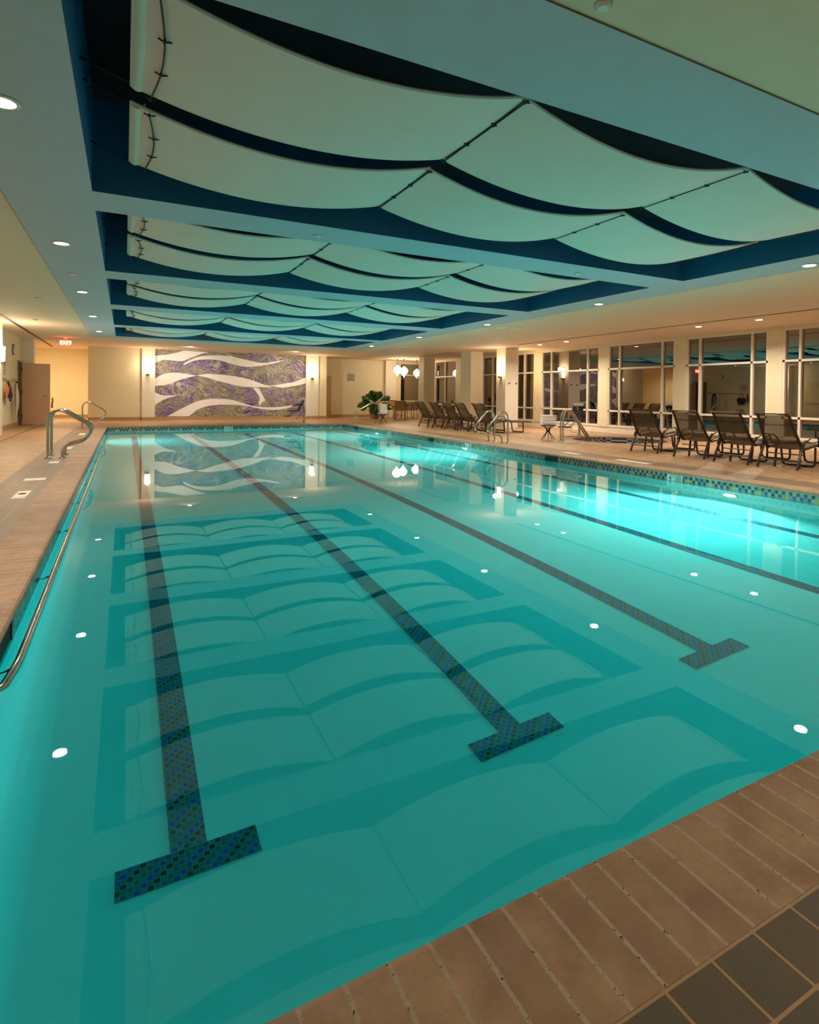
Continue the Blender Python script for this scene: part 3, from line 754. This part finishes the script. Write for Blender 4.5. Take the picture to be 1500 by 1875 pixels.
grab('grab_rail', FIG, 22.3, 'lone grab rail at the far end of the left pool edge')
grab('grab_rail', FIGR, 12.50, 'nearer grab rail of the pair on the right pool edge')
grab('grab_rail', FIGR, 13.12, 'farther grab rail of the pair on the right pool edge')
grab('grab_rail', FIGF, 22.3, 'grab rail in front of the potted plant at the far right pool edge')
t = thing('spa_handrail', 'steel handrail running down into the round spa', 'handrail', (0, 0, 0))
for k, dy in enumerate((0, .5)):
    obj('rail', MB().tube(round_path([(11.10, 12.6+dy*.2, 0), (11.10, 12.6+dy*.2, .62), (11.17, 12.6+dy*.2, .80), (11.3, 12.6+dy*.2, .86), (11.42, 12.6+dy*.2, .80), (12.12, 12.6+dy*.2, -.02), (12.15, 12.6+dy*.2, -.06)], .1), .0225, 12), M_steel, t)
    obj('escutcheon', MB().lathe([(.024, .03), (.05, .018), (.058, 0)], (11.10, 12.6+dy*.2, 0), 20), M_steel, t)

# depth markers on the waterline (4 FT and no diving)
M_mark = plain('marker_white', 'f0e0d6', .4); M_ink = plain('marker_ink', '101010', .5); M_inkred = plain('marker_red', '7a2c24', .5)
def marker(side, a, lab, big=True):
    if side == 'R': loc = (PX1-.007, a, -.055); rz = -PI/2
    if side == 'F': loc = (a, PY1-.007, -.055); rz = 0
    t = thing('depth_marker', lab, 'depth marker', loc, rz)
    # local x along wall (to the viewer's right), -y out of wall
    for x in (-.155, .005):
        obj('tile', MB().box(x, -.004, -.125, x+.15, 0, 0), M_mark, t)
    text('lettering', '4', .12, (-.09, -.0055, -.062), (PI/2, 0, 0), M_ink, t)
    text('lettering', 'FT', .035, (-.03, -.0055, -.03), (PI/2, 0, 0), M_ink, t)
    obj('no_diving_symbol', MB().tube([(.08+.05*math.cos(2*PI*k/24), -.006, -.062+.05*math.sin(2*PI*k/24)) for k in range(24)], .005, 6, closed=True)
        .tube([(.045, -.006, -.097), (.115, -.006, -.027)], .004, 6), M_inkred, t)
    obj('diver_figure', MB().tube([(.05, -.006, -.04), (.08, -.006, -.06), (.105, -.006, -.09)], .005, 6), M_ink, t)
marker('R', 6.63, 'four foot depth marker tile with no diving symbol on the right wall nearest the camera')
marker('R', 13.25, 'four foot depth marker tile on the right wall below the pair of grab rails')
marker('R', 18.5, 'four foot depth marker tile on the far part of the right wall')
marker('F', 3.97, 'four foot depth marker tile on the far pool wall')
# markers set in the deck
def deckmark(x0, y0, x1, y1, lab, kind):
    t = thing('deck_marker', lab, 'deck marker', ((x0+x1)/2, (y0+y1)/2, 0))
    w, h = (x1-x0)/2, (y1-y0)/2
    obj('tile', MB().box(-w, -h, 0, w, h, .002), plain('deck_marker_tile', 'e0d2be', .5), t)
    if kind == 'nodive':
        text('lettering', 'NO DIVING', min(w*.42, .05), (0, -h*.68, .0025), (0, 0, 0), M_ink, t, .0004)
        obj('no_diving_symbol', MB().tube([(w*.6*math.cos(2*PI*k/24), h*.15+w*.6*math.sin(2*PI*k/24), .003) for k in range(24)], .005, 6, closed=True).tube([(-w*.4, h*.15-w*.4, .003), (w*.4, h*.15+w*.4, .003)], .005, 6), M_inkred, t)
    elif kind == 'depth':
        text('lettering', '4 FT', min(h*1.0, .09), (0, 0, .0025), (0, 0, 0), M_ink, t, .0004)
deckmark(-.555, 8.07, -.425, 8.63, 'cream no diving tile nearest the camera in the left slate band', 'nodive')
deckmark(-.635, 9.60, -.39, 9.84, 'cream depth tile beyond the no diving tile in the left slate band', 'plain')
deckmark(-.56, 11.75, -.42, 12.05, 'small cream tile before the left pair of grab rails', 'plain')
deckmark(-.56, 14.5, -.42, 15.1, 'small cream tile beyond the left pair of grab rails', 'plain')
deckmark(-.56, 19.0, -.42, 19.8, 'small cream tile near the far left grab rail', 'plain')
deckmark(8.86, 9.5, 9.02, 10.0, 'pale marker tile in the right slate band before the towel table', 'plain')
deckmark(8.86, 7.6, 9.02, 8.4, 'pale marker tile in the right slate band before the nearest loungers', 'plain')

# ------------------------------------------------------------------ loungers
def make_lounger(back=0):
    t = thing('chaise_lounge', '', 'sun lounger', (0, 0, 0), 0, 'brown mesh sun loungers')
    W2 = .31
    B = [(-.21, .955), (-.155, .93), (-.10, .865), (.01, .68), (.13, .49), (.22, .385), (.30, .345)]     # back, reaching rearwards at the top
    SE = [(.30, .345), (.45, .36), (.70, .395), (.95, .37), (1.40, .36), (1.72, .37), (1.86, .34)]
    def along(P, u):
        L = [0]
        for i in range(1, len(P)): L.append(L[-1]+math.dist(P[i], P[i-1]))
        d = u*L[-1]
        for i in range(1, len(P)):
            if d <= L[i]+1e-9:
                k = (d-L[i-1])/(L[i]-L[i-1]); return (P[i-1][0]+(P[i][0]-P[i-1][0])*k, P[i-1][1]+(P[i][1]-P[i-1][1])*k)
        return P[-1]
    def wd(z): return W2-.045*max(0, (z-.345)/.61)
    def sling(P, sag): return lambda u, v: (along(P, u)[0], (v-.5)*2*(wd(along(P, u)[1])-.02), along(P, u)[1]-sag*math.sin(PI*v))
    obj('back_sling', MB().grid(sling(B, .02), 14, 6), M_sling, t)
    obj('seat_sling', MB().grid(sling(SE, .02), 16, 6), M_sling, t)
    p = along(B, .28); q = along(B, .31)
    obj('head_seam', MB().tube([(p[0]-.012, (k/6-.5)*2*(wd(p[1])-.02), p[1]-.014-.02*math.sin(PI*k/6)) for k in range(7)], .008, 5), M_bronze, t)
    for s_ in (-1, 1):
        obj('back_rail', MB().tube(round_path([(x, s_*wd(z), z) for x, z in B], .05), .023, 8), M_bronze, t)
        obj('seat_rail', MB().tube(round_path([(x, s_*W2, z) for x, z in SE], .05), .021, 8), M_bronze, t)
        obj('rear_leg', MB().tube(round_path([(0, s_*(W2+.03), 0), (.06, s_*(W2+.03), .16), (.17, s_*(W2+.02), .36), (.26, s_*(W2+.04), .50)], .06), .023, 8), M_bronze, t)
        obj('armrest', MB().tube(round_path([(.10, s_*(W2+.02), .36), (.22, s_*(W2+.05), .47), (.42, s_*(W2+.07), .565), (.60, s_*(W2+.07), .56), (.70, s_*(W2+.05), .49), (.74, s_*(W2+.03), .37)], .1), .019, 8, flat=.6), M_bronze, t)
        obj('arm_brace', MB().tube([(.22, s_*W2, .345), (.42, s_*(W2+.04), .44), (.64, s_*(W2+.05), .47)], .010, 6), M_bronze, t)
        obj('middle_leg', MB().tube(round_path([(.38, s_*(W2-.10), .34), (.33, s_*(W2-.10), 0)], .04), .022, 8), M_bronze, t)
    for x in (.70, 1.50):
        lp = [(x, -W2+.01, .36), (x+.04, -W2+.03, .02), (x+.04, W2-.03, .02), (x, W2-.01, .36)]
        obj('leg_loop', MB().tube(round_path(lp, .07, 5), .020, 8), M_bronze, t)
    for a_, b_, c_ in ((.05, .15, .03), (.24, .25, 0), (-.21, .955, -.045), (1.86, .34, 0)):
        obj('cross_bar', MB().tube([(a_, -W2-c_, b_), (a_, W2+c_, b_)], .012, 6), M_bronze, t)
    return t
lg = make_lounger(); nearlab = ['nearest brown mesh lounger, at the right edge of the photo', 'second nearest brown mesh lounger before the windows', 'third nearest brown mesh lounger before the windows', 'brown mesh lounger closest to the round spa']
near = [(10.50, 6.18, 4), (10.52, 7.09, 3), (10.55, 8.05, 5), (10.58, 9.25, 7)]
far = [(10.52, 17.08, 3), (10.50, 17.95, 2), (10.48, 18.87, 2), (10.44, 19.93, 3)]
farlab = ['front lounger of the four lined up beyond the grab rails', 'second lounger of the four lined up beyond the grab rails', 'third lounger of the four lined up beyond the grab rails', 'rearmost lounger of the four lined up beyond the grab rails']
lg.location = (near[0][0], near[0][1], 0); lg.rotation_euler = (0, 0, math.radians(4)); lg['label'] = nearlab[0]
for (x, y, a_), l_ in zip(near[1:], nearlab[1:]): dup(lg, (x, y, 0), math.radians(a_), l_)
for (x, y, a_), l_ in zip(far, farlab): dup(lg, (x, y, 0), math.radians(a_), l_)
dup(lg, (10.58, 16.0, 0), math.radians(5), 'lounger directly behind the pair of grab rails with its foot end showing')

# ------------------------------------------------------------------ side tables and towel stacks
def side_table(loc, h, lab):
    t = thing('side_table', lab, 'side table', loc)
    obj('table_top', MB().lathe([(.001, h-.02), (.21, h-.02), (.225, h-.012), (.225, h), (.001, h)], n=28), M_bronze, t)
    obj('hub', MB().lathe([(.035, h*.52), (.05, h*.56), (.035, h*.62), (.03, h*.5)], n=16), M_bronze, t)
    for k in range(5):
        a_ = 2*PI*k/5+.3; c, s_ = math.cos(a_), math.sin(a_)
        obj('leg', MB().tube(round_path([(c*.16, s_*.16, h-.02), (c*.06, s_*.06, h-.08), (c*.035, s_*.035, h*.55), (c*.2, s_*.2, .0)], .05), .012, 7), M_bronze, t)
    return t
side_table((11.02, 13.15, 0), .40, 'dark side table with a towel stack beside the spa handrail')
side_table((10.2, 23.3, 0), .38, 'dark side table with a towel stack beside the far grab rail')
def towel_stack(loc, n, w, h, rz, where, grp):
    rnd = random.Random(n)
    for k in range(n):
        o_ = thing('folded_towel', '', 'towel', (loc[0]+rnd.uniform(-.02, .02), loc[1]+rnd.uniform(-.02, .02), loc[2]+k*h), rz+rnd.uniform(-.06, .06), grp)
        o_['label'] = ('bottom folded white towel ' if k == 0 else 'topmost folded white towel ' if k == n-1 else 'folded white towel in the middle ') + where if n < 4 else \
            ['bottom', 'second from bottom', 'third from bottom', 'fourth from bottom', 'fifth from bottom', 'sixth from bottom', 'seventh from bottom', 'eighth from bottom'][k] + ' folded white towel ' + where if k < n-1 else 'topmost folded white towel ' + where
        def fold(u, v):
            a_ = 2*PI*u; n4 = 2.6
            cx = math.copysign(abs(math.cos(a_))**(2/n4), math.cos(a_)); cz = math.copysign(abs(math.sin(a_))**(2/n4), math.sin(a_))
            return (w/2*cx, (v-.5)*w*.72, h/2+h*.46*cz)
        mb = MB().grid(fold, 24, 6)
        mb.f.append(tuple(range(0, 24*7, 7))); mb.sm.append(False); mb.f.append(tuple(range(6, 24*7+6, 7))); mb.sm.append(False)
        obj('terry_cloth', mb, M_towel, o_)
        obj('fold_line', MB().tube([(-w*.40, -w*.362, h*.5), (w*.46, -w*.362, h*.5)], .004, 5), M_towel, o_)
towel_stack((11.02, 13.15, .401), 6, .40, .048, -.4, 'on the table beside the spa handrail', 'towels on the spa side table')
towel_stack((10.2, 23.3, .381), 8, .40, .054, -.3, 'on the table beside the far grab rail', 'towels on the far side table')

# ------------------------------------------------------------------ pool lifts
def pool_lift(loc, rz, lab, mirror=1):
    t = thing('pool_lift', lab, 'pool lift', loc, rz)
    m = mirror
    obj('mast', MB().tube(round_path([(.12, 0, 0), (.12, 0, .62), (.02, 0, .96)], .1), .035, 12), M_steel, t)
    obj('base_plate', MB().lathe([(.001, .02), (.09, .02), (.10, 0)], (.12, 0, 0), 20), M_steel, t)
    obj('actuator', MB().tube([(.16, 0, .18), (.10, .05, .78)], .022, 10), M_white, t)
    obj('seat', MB().bbox(-.52*1, -.2, .47, -.10, .2, .52, .02), M_navy, t)
    mb = MB(); mb.grid(lambda u, v: (-.12+.20*u+.03*math.sin(PI*v), (v-.5)*.44, .52+.42*u), 8, 8, True, .03); obj('backrest', mb, M_navy, t)
    obj('head_strap', MB().bbox(.04, -.18, .92, .1, .18, 1.0, .015), M_white, t)
    for s_ in (-1, 1):
        obj('armrest', MB().tube(round_path([(.02, s_*.23, .78), (-.22, s_*.24, .74), (-.32, s_*.24, .70)], .05), .016, 8), M_black, t)
        obj('leg_tube', MB().tube([(-.16, s_*.12, .48), (-.46, s_*.12, .30)], .013, 8), M_steel, t)
    obj('footrest', MB().bbox(-.68, -.18, .26, -.46, .18, .30, .012), M_black, t)
    obj('cable', MB().tube(round_path([(.1, .05, .5), (-.1, .12, .25), (-.2, .1, .12), (0, .05, .08), (.1, 0, .05)], .08), .006, 6), M_black, t)
    return t
pool_lift((7.02, 24.5, 0), 0, 'pool lift with black chair in front of the mural')
pool_lift((12.92, 14.12, 0), .15, 'pool lift with dark seat standing beside the round spa')

# ------------------------------------------------------------------ potted plant
PLX, PLY = 11.38, 27.2
t = thing('potted_philodendron', 'large leafy plant in a tan vase against the alcove wall', 'potted plant', (PLX, PLY, 0))
obj('vase', MB().lathe([(.001, 0), (.16, 0), (.21, .08), (.27, .30), (.28, .46), (.24, .56), (.25, .60), (.22, .60), (.2, .52)], n=28), plain('tan_glazed_vase', 'b08a5c', .4, vary=.15), t)
obj('soil', MB().lathe([(.001, .53), (.21, .53)], n=20), plain('soil', '20160e', .9), t)
rnd = random.Random(5)
M_leaf = plain('glossy_green_leaf', '2c5a1a', .32, vary=.35, scale=9)
LV = []
for k in range(30):     # azimuth, outward reach, height of the leaf base, tilt, length
    ring = k % 3
    LV.append((k*137.5 % 360, (.16, .30, .42)[ring]*rnd.uniform(.8, 1.2), (.98, .84, .68)[ring]*rnd.uniform(.92, 1.12), (1.15, .65, .15)[ring]+rnd.uniform(-.2, .2), (.50, .52, .48)[ring]))
LV += [(-95, .24, .66, -1.15, .46), (-70, .28, .64, -1.1, .44), (-35, .3, .62, -.9, .42), (-125, .3, .66, -.8, .44), (185, .52, .78, -.15, .46), (200, .5, .70, -.35, .44), (5, .45, .9, .75, .55)]
for k, (ang, rad, z, tilt, L) in enumerate(LV):
    a_ = math.radians(ang); c, s_ = math.cos(a_), math.sin(a_)
    base = Vector((.05*c, .05*s_, .55)); tip = Vector((rad*c, rad*s_*.8, z)); mid = base.lerp(tip, .5)+Vector((0, 0, .08))
    obj('stem', MB().tube([base, mid, tip], .010, 6), M_leaf, t)
    d = Vector((c*math.cos(tilt), s_*math.cos(tilt), math.sin(tilt))).normalized()
    up_ = Vector((rnd.uniform(-.5, .3), -.75, .75)); sd = d.cross(up_)
    sd = sd.normalized() if sd.length > .2 else Vector((-s_, c, 0)); nu = d.cross(sd)
    def leaf(u, v):
        lob = 1-.42*(math.sin(u*PI*6)**2)*abs(2*v-1)
        w_ = .20*(math.sin(PI*min(1, u*1.02+.03))**.7)*lob
        p_ = tip + d*(u*L) + sd*((v-.5)*2*w_) + nu*(.05*abs(2*v-1)*math.sin(PI*u)) + Vector((0, 0, -.14*u*u))
        p_.y = min(p_.y, YA-PLY-.05)
        return p_[:]
    obj('leaf', MB().grid(leaf, 24, 6, True), M_leaf, t)

# ------------------------------------------------------------------ alcove furniture and lanterns
def dining_chair(loc, rz, lab, sl):
    t = thing('dining_chair', lab, 'chair', loc, rz)
    obj('seat', MB().grid(lambda u, v: ((v-.5)*.46, (u-.5)*.46, .43-.015*math.sin(PI*v)), 6, 6, True, .01), sl, t)
    obj('backrest', MB().grid(lambda u, v: ((v-.5)*.46, -.24-.10*u-.02*math.sin(PI*v), .46+.44*u), 8, 6, True, .01), sl, t)
    for s_ in (-1, 1):
        obj('leg', MB().tube([(s_*.25, .22, 0), (s_*.24, .22, .43)], .014, 8), M_bronze, t)
        obj('leg', MB().tube([(s_*.25, -.28, 0), (s_*.24, -.23, .45), (s_*.24, -.35, .92)], .014, 8), M_bronze, t)
        obj('armrest', MB().tube(round_path([(s_*.25, .22, .42), (s_*.27, .22, .64), (s_*.27, -.27, .66)], .07), .014, 8), M_bronze, t)
    obj('cross_bar', MB().tube([(-.24, -.35, .91), (.24, -.35, .91)], .014, 8), M_bronze, t); obj('cross_bar', MB().tube([(-.24, .22, .2), (.24, .22, .2)], .01, 6), M_bronze, t)
    return t
dining_chair((12.2, 26.0, 0), -.35, 'tan mesh dining chair with its back to the pool in the alcove', M_tansling)
dining_chair((13.9, 27.3, 0), 2.3, 'dark dining chair behind the table by the alcove window', M_tansling)
dining_chair((12.9, 28.2, 0), 3.3, 'tan dining chair on the far side of the alcove table', M_tansling)
t = thing('dining_table', 'dark round patio table between the alcove chairs', 'table', (12.95, 27.1, 0))
obj('table_top', MB().lathe([(.001, .70), (.50, .70), (.52, .71), (.52, .73), (.001, .73)], n=32), plain('smoked_table_top', '2c2018', .15), t)
for k in range(4):
    a_ = PI/4+PI/2*k; obj('leg', MB().tube(round_path([(math.cos(a_)*.44, math.sin(a_)*.44, 0), (math.cos(a_)*.34, math.sin(a_)*.34, .3), (math.cos(a_)*.42, math.sin(a_)*.42, .7)], .1), .016, 8), M_bronze, t)
def lantern(x, y, z, s_, lab):
    t = thing('hanging_lantern', lab, 'pendant lamp', (x, y, z))
    obj('globe', MB().lathe([(.001, -.30*s_), (.03*s_, -.22*s_), (.10*s_, -.15*s_), (.19*s_, -.04*s_), (.21*s_, .04*s_), (.17*s_, .14*s_), (.08*s_, .2*s_), (.04*s_, .26*s_)], n=10), M_glow_pend, t)
    obj('cord', MB().tube([(0, 0, .26*s_), (0, 0, CZ-z)], .006, 6), M_bronze, t)
    obj('canopy', MB().lathe([(.001, CZ-z-.04), (.05, CZ-z-.03), (.06, CZ-z)], n=16), M_bronze, t)
    l = bpy.data.lights.new('lamp', 'POINT'); l.energy = L_PEND; l.color = WARM; l.shadow_soft_size = .2
    lo = bpy.data.objects.new('lamp', l); COL.objects.link(lo); lo.location = (0, 0, .06); lo.parent = t
lantern(12.72, 27.5, 2.44, 1.0, 'leftmost of the three glowing pointed lanterns in the alcove')
lantern(13.12, 27.6, 2.40, 1.0, 'middle of the three glowing pointed lanterns in the alcove')
lantern(13.85, 27.6, 2.33, .85, 'rightmost and smallest glowing lantern in the alcove')
# plaque, door, dome in the alcove
t = thing('wall_speaker', 'square grey grille panel on the alcove wall above the plant', 'wall panel', (10.98, YA, 2.1))
obj('frame', MB().bbox(-.2, -.02, -.2, .2, 0, .2, .006), plain('panel_frame', 'b0a898', .6), t)
mb = MB()
for j in range(9): mb.box(-.17, -.026, -.17+j*.038, .17, -.02, -.15+j*.038)
obj('grille', mb, plain('panel_grille', '9a9488', .6), t)
def door_(n_, x0, y0, x1, y1, z1, m, handle):
    o = bpy.data.objects.new('door_%d' % n_, None); COL.objects.link(o); o['kind'] = 'structure'
    obj('door_leaf', MB().bbox(x0, y0, .01, x1, y1, z1, .004), m, o)
    mb = MB(); hx, hy, hz, dx = handle
    for s_ in (-1, 1):
        yy = y0-.05 if s_ < 0 else y1+.05
        mb.tube(round_path([(hx, y0 if s_ < 0 else y1, hz), (hx, yy, hz), (hx+dx, yy, hz)], .02), .010, 8)
        mb.lathe([(.001, 0), (.028, 0), (.03, .004)], (0, 0, 0), 4) if False else None
    obj('door_handle', mb, M_steel, o); return o
door_(1, 9.30, YA-.06, 9.90, YA-.0, 2.15, plain('tan_door', 'b89a6c', .5), (9.84, 0, 1.0, -.1) and (9.84, YA-.03, 1.0, -.1))
# the open door on the left with its frame
d2 = door_(2, XL+.02, 25.42, -1.80, 25.465, 2.17, M_door, (-1.88, 0, 1.02, -.13))
mb = MB(); mb.box(XL-.2, 24.62, 0, XL+.015, 24.70, 2.24); mb.box(XL-.2, 25.44, 0, XL+.015, 25.52, 2.24); mb.box(XL-.2, 24.62, 2.17, XL+.015, 25.52, 2.24)
obj('door_frame', mb, M_jamb, d2)
for z in (.25, 1.1, 1.9): obj('door_hinge', MB().tube([(XL+.025, 25.40, z), (XL+.025, 25.40, z+.12)], .012, 8), M_black, d2)
obj('door_panel_behind', MB().box(XL-.12, 24.70, 0, XL-.08, 25.44, 2.17), M_jamb, d2)
t = thing('hanging_cloth', 'small orange cloth hanging from the edge of the open door', 'cloth', (-1.735, 25.44, .60))
obj('fabric', MB().grid(lambda u, v: (.045*(v-.5)*(1+.5*u)+.01*math.sin(6*u), .012*math.sin(8*v), .36*(1-u)), 8, 5, True, .006), plain('faded_orange_cloth', 'c08460', .9), t)
obj('loop', MB().tube([(0, 0, .36), (-.03, 0, .40), (-.06, 0, .38)], .004, 5), M_white, t)

# exit sign
t = thing('exit_sign', 'glowing red exit sign hanging below the ceiling near the open door', 'exit sign', (-1.25, 24.3, CZ-.3))
obj('housing', MB().bbox(-.18, -.03, 0, .18, .03, .235, .01), plain('exit_housing', 'c06a58', .5), t)
obj('face', MB().box(-.17, -.034, .012, .17, -.03, .222), M_red, t)
text('lettering', 'EXIT', .17, (0, -.037, .115), (PI/2, 0, 0), M_redlit, t, .002)
for s_ in (-1, 1): obj('arrow', MB().prism([(s_*.145, .085), (s_*.145, .145), (s_*.165, .115)], 'y', -.038, -.034), M_redlit, t)
obj('canopy', MB().box(-.05, -.02, .235, .05, .02, .3), M_white, t)
pl = bpy.data.lights.new('exit_glow', 'POINT'); pl.energy = 1.2; pl.color = (1, .08, .03); pl.shadow_soft_size = .1
po = bpy.data.objects.new('exit_glow', pl); COL.objects.link(po); po.location = (0, -.12, .1); po.parent = t

# left wall fittings
t = thing('wall_clock', 'round wall clock above the coat rail on the left wall', 'clock', (XL, 23.65, 2.54))
mb = MB().lathe([(.001, .045), (.15, .045), (.17, .05), (.185, .03), (.19, 0)], n=32); mb.v = [(c_, a_, b_) for a_, b_, c_ in mb.v]
obj('case', mb, plain('clock_case', '7c7468', .4), t)
mb = MB().lathe([(.001, .047), (.15, .047)], n=32); mb.v = [(c_, a_, b_) for a_, b_, c_ in mb.v]; obj('dial', mb, M_white, t)
obj('hand', MB().box(.048, -.006, 0, .050, .006, .12).box(.048, 0, -.006, .050, .08, .006), M_black, t)
t = thing('rules_sign', 'pale notice board with brown text lines on the left wall', 'sign', (XL, 22.08, 1.86))
obj('board', MB().box(0, -.33, -.22, .012, .33, .22), plain('sign_board', 'd8c4b4', .6), t)
mb = MB()
for j in range(6): mb.box(.012, -.27+.03*(j % 2), .15-j*.065, .0135, .27-.05*(j % 3), .175-j*.065)
obj('text_lines', mb, plain('sign_text', '9a5c4a', .6), t)
t = thing('coat_rail', 'wooden coat rail with metal hooks on the left wall', 'coat rail', (XL, 21.5, 1.52))
obj('board', MB().bbox(0, 0, -.04, .025, 3.05, .04, .006), plain('rail_wood', 'c8a078', .5), t)
for k in range(5):
    y = (.06, .30, .65, 1.95, 2.5)[k]; obj('hook', MB().tube(round_path([(.025, y, .03), (.05, y, .09), (.03, y, -.02), (.08, y, -.06), (.10, y, -.01)], .02), .008, 6), M_steel, t)
def hang(name, y, w, z0, z1, col_, lab, cat, strap=None):
    t = thing(name, lab, cat, (XL+.10, y, 1.46))
    obj('body', MB().grid(lambda u, v: (.04+.06*math.sin(PI*v)*math.sin(PI*u), (v-.5)*w*(.7+.3*math.sin(PI*min(1, u*1.3))), z1+(z0-z1)*u), 12, 10, True, .02), plain(name+'_fabric', col_, .8, vary=.2), t)
    if strap: obj('strap', MB().tube(round_path([(.05, -w*.3, z1-.02), (.0, -w*.06, .0), (-.015, 0, .01), (.0, w*.06, .0), (.05, w*.3, z1-.02)], .05), .014, 6), plain(name+'_strap', strap, .7), t)
    else: obj('loop', MB().tube([(.03, 0, z1), (-.01, 0, .0), (-.02, 0, .01)], .006, 5), M_white, t)
hang('rescue_tube', 21.55, .22, -.47, -.02, 'd8602c', 'orange strip hanging leftmost on the coat rail', 'float')
hang('hanging_strap', 21.76, .10, -.5, -.05, '14181e', 'dark strap hanging between the orange strip and the navy bag', 'strap', '14181e')
hang('gym_bag', 22.15, .60, -.57, -.20, '141a2a', 'navy bag hanging by its straps from the coat rail', 'bag', '2a1410')
hang('bath_robe', 23.45, .42, -1.05, -.02, 'd4c4b8', 'long pale robe hanging from the coat rail', 'robe')
t = thing('coiled_rope', 'dark looped cords hanging at the right end of the coat rail', 'cord', (XL+.03, 24.0, 1.50))
for k in range(4):
    obj('loop', MB().tube([(.02+.01*k, .10*math.sin(2*PI*j/20)*(1+.15*k)+.02*k, -.40-.06*k+(.40+.06*k)*math.cos(2*PI*j/20)) for j in range(20)], .012, 6, closed=True), M_black if k % 2 else M_navy, t)

# things the window glass reflects from the left side of the room
o = bpy.data.objects.new('door_3', None); COL.objects.link(o); o['kind'] = 'structure'
obj('door_leaf', MB().bbox(XL, 17.5, .01, XL+.04, 18.5, 2.15, .004), plain('pale_fire_door', 'd8c090', .5), o)
obj('door_handle', MB().tube([(XL+.09, 17.6, 1.0), (XL+.09, 18.4, 1.0)], .02, 8), M_steel, o)
o = bpy.data.objects.new('door_4', None); COL.objects.link(o); o['kind'] = 'structure'
obj('door_leaf', MB().bbox(XL, 13.2, .01, XL+.03, 14.4, 2.2, .004), M_dark, o)
print('objects', len(bpy.data.objects))
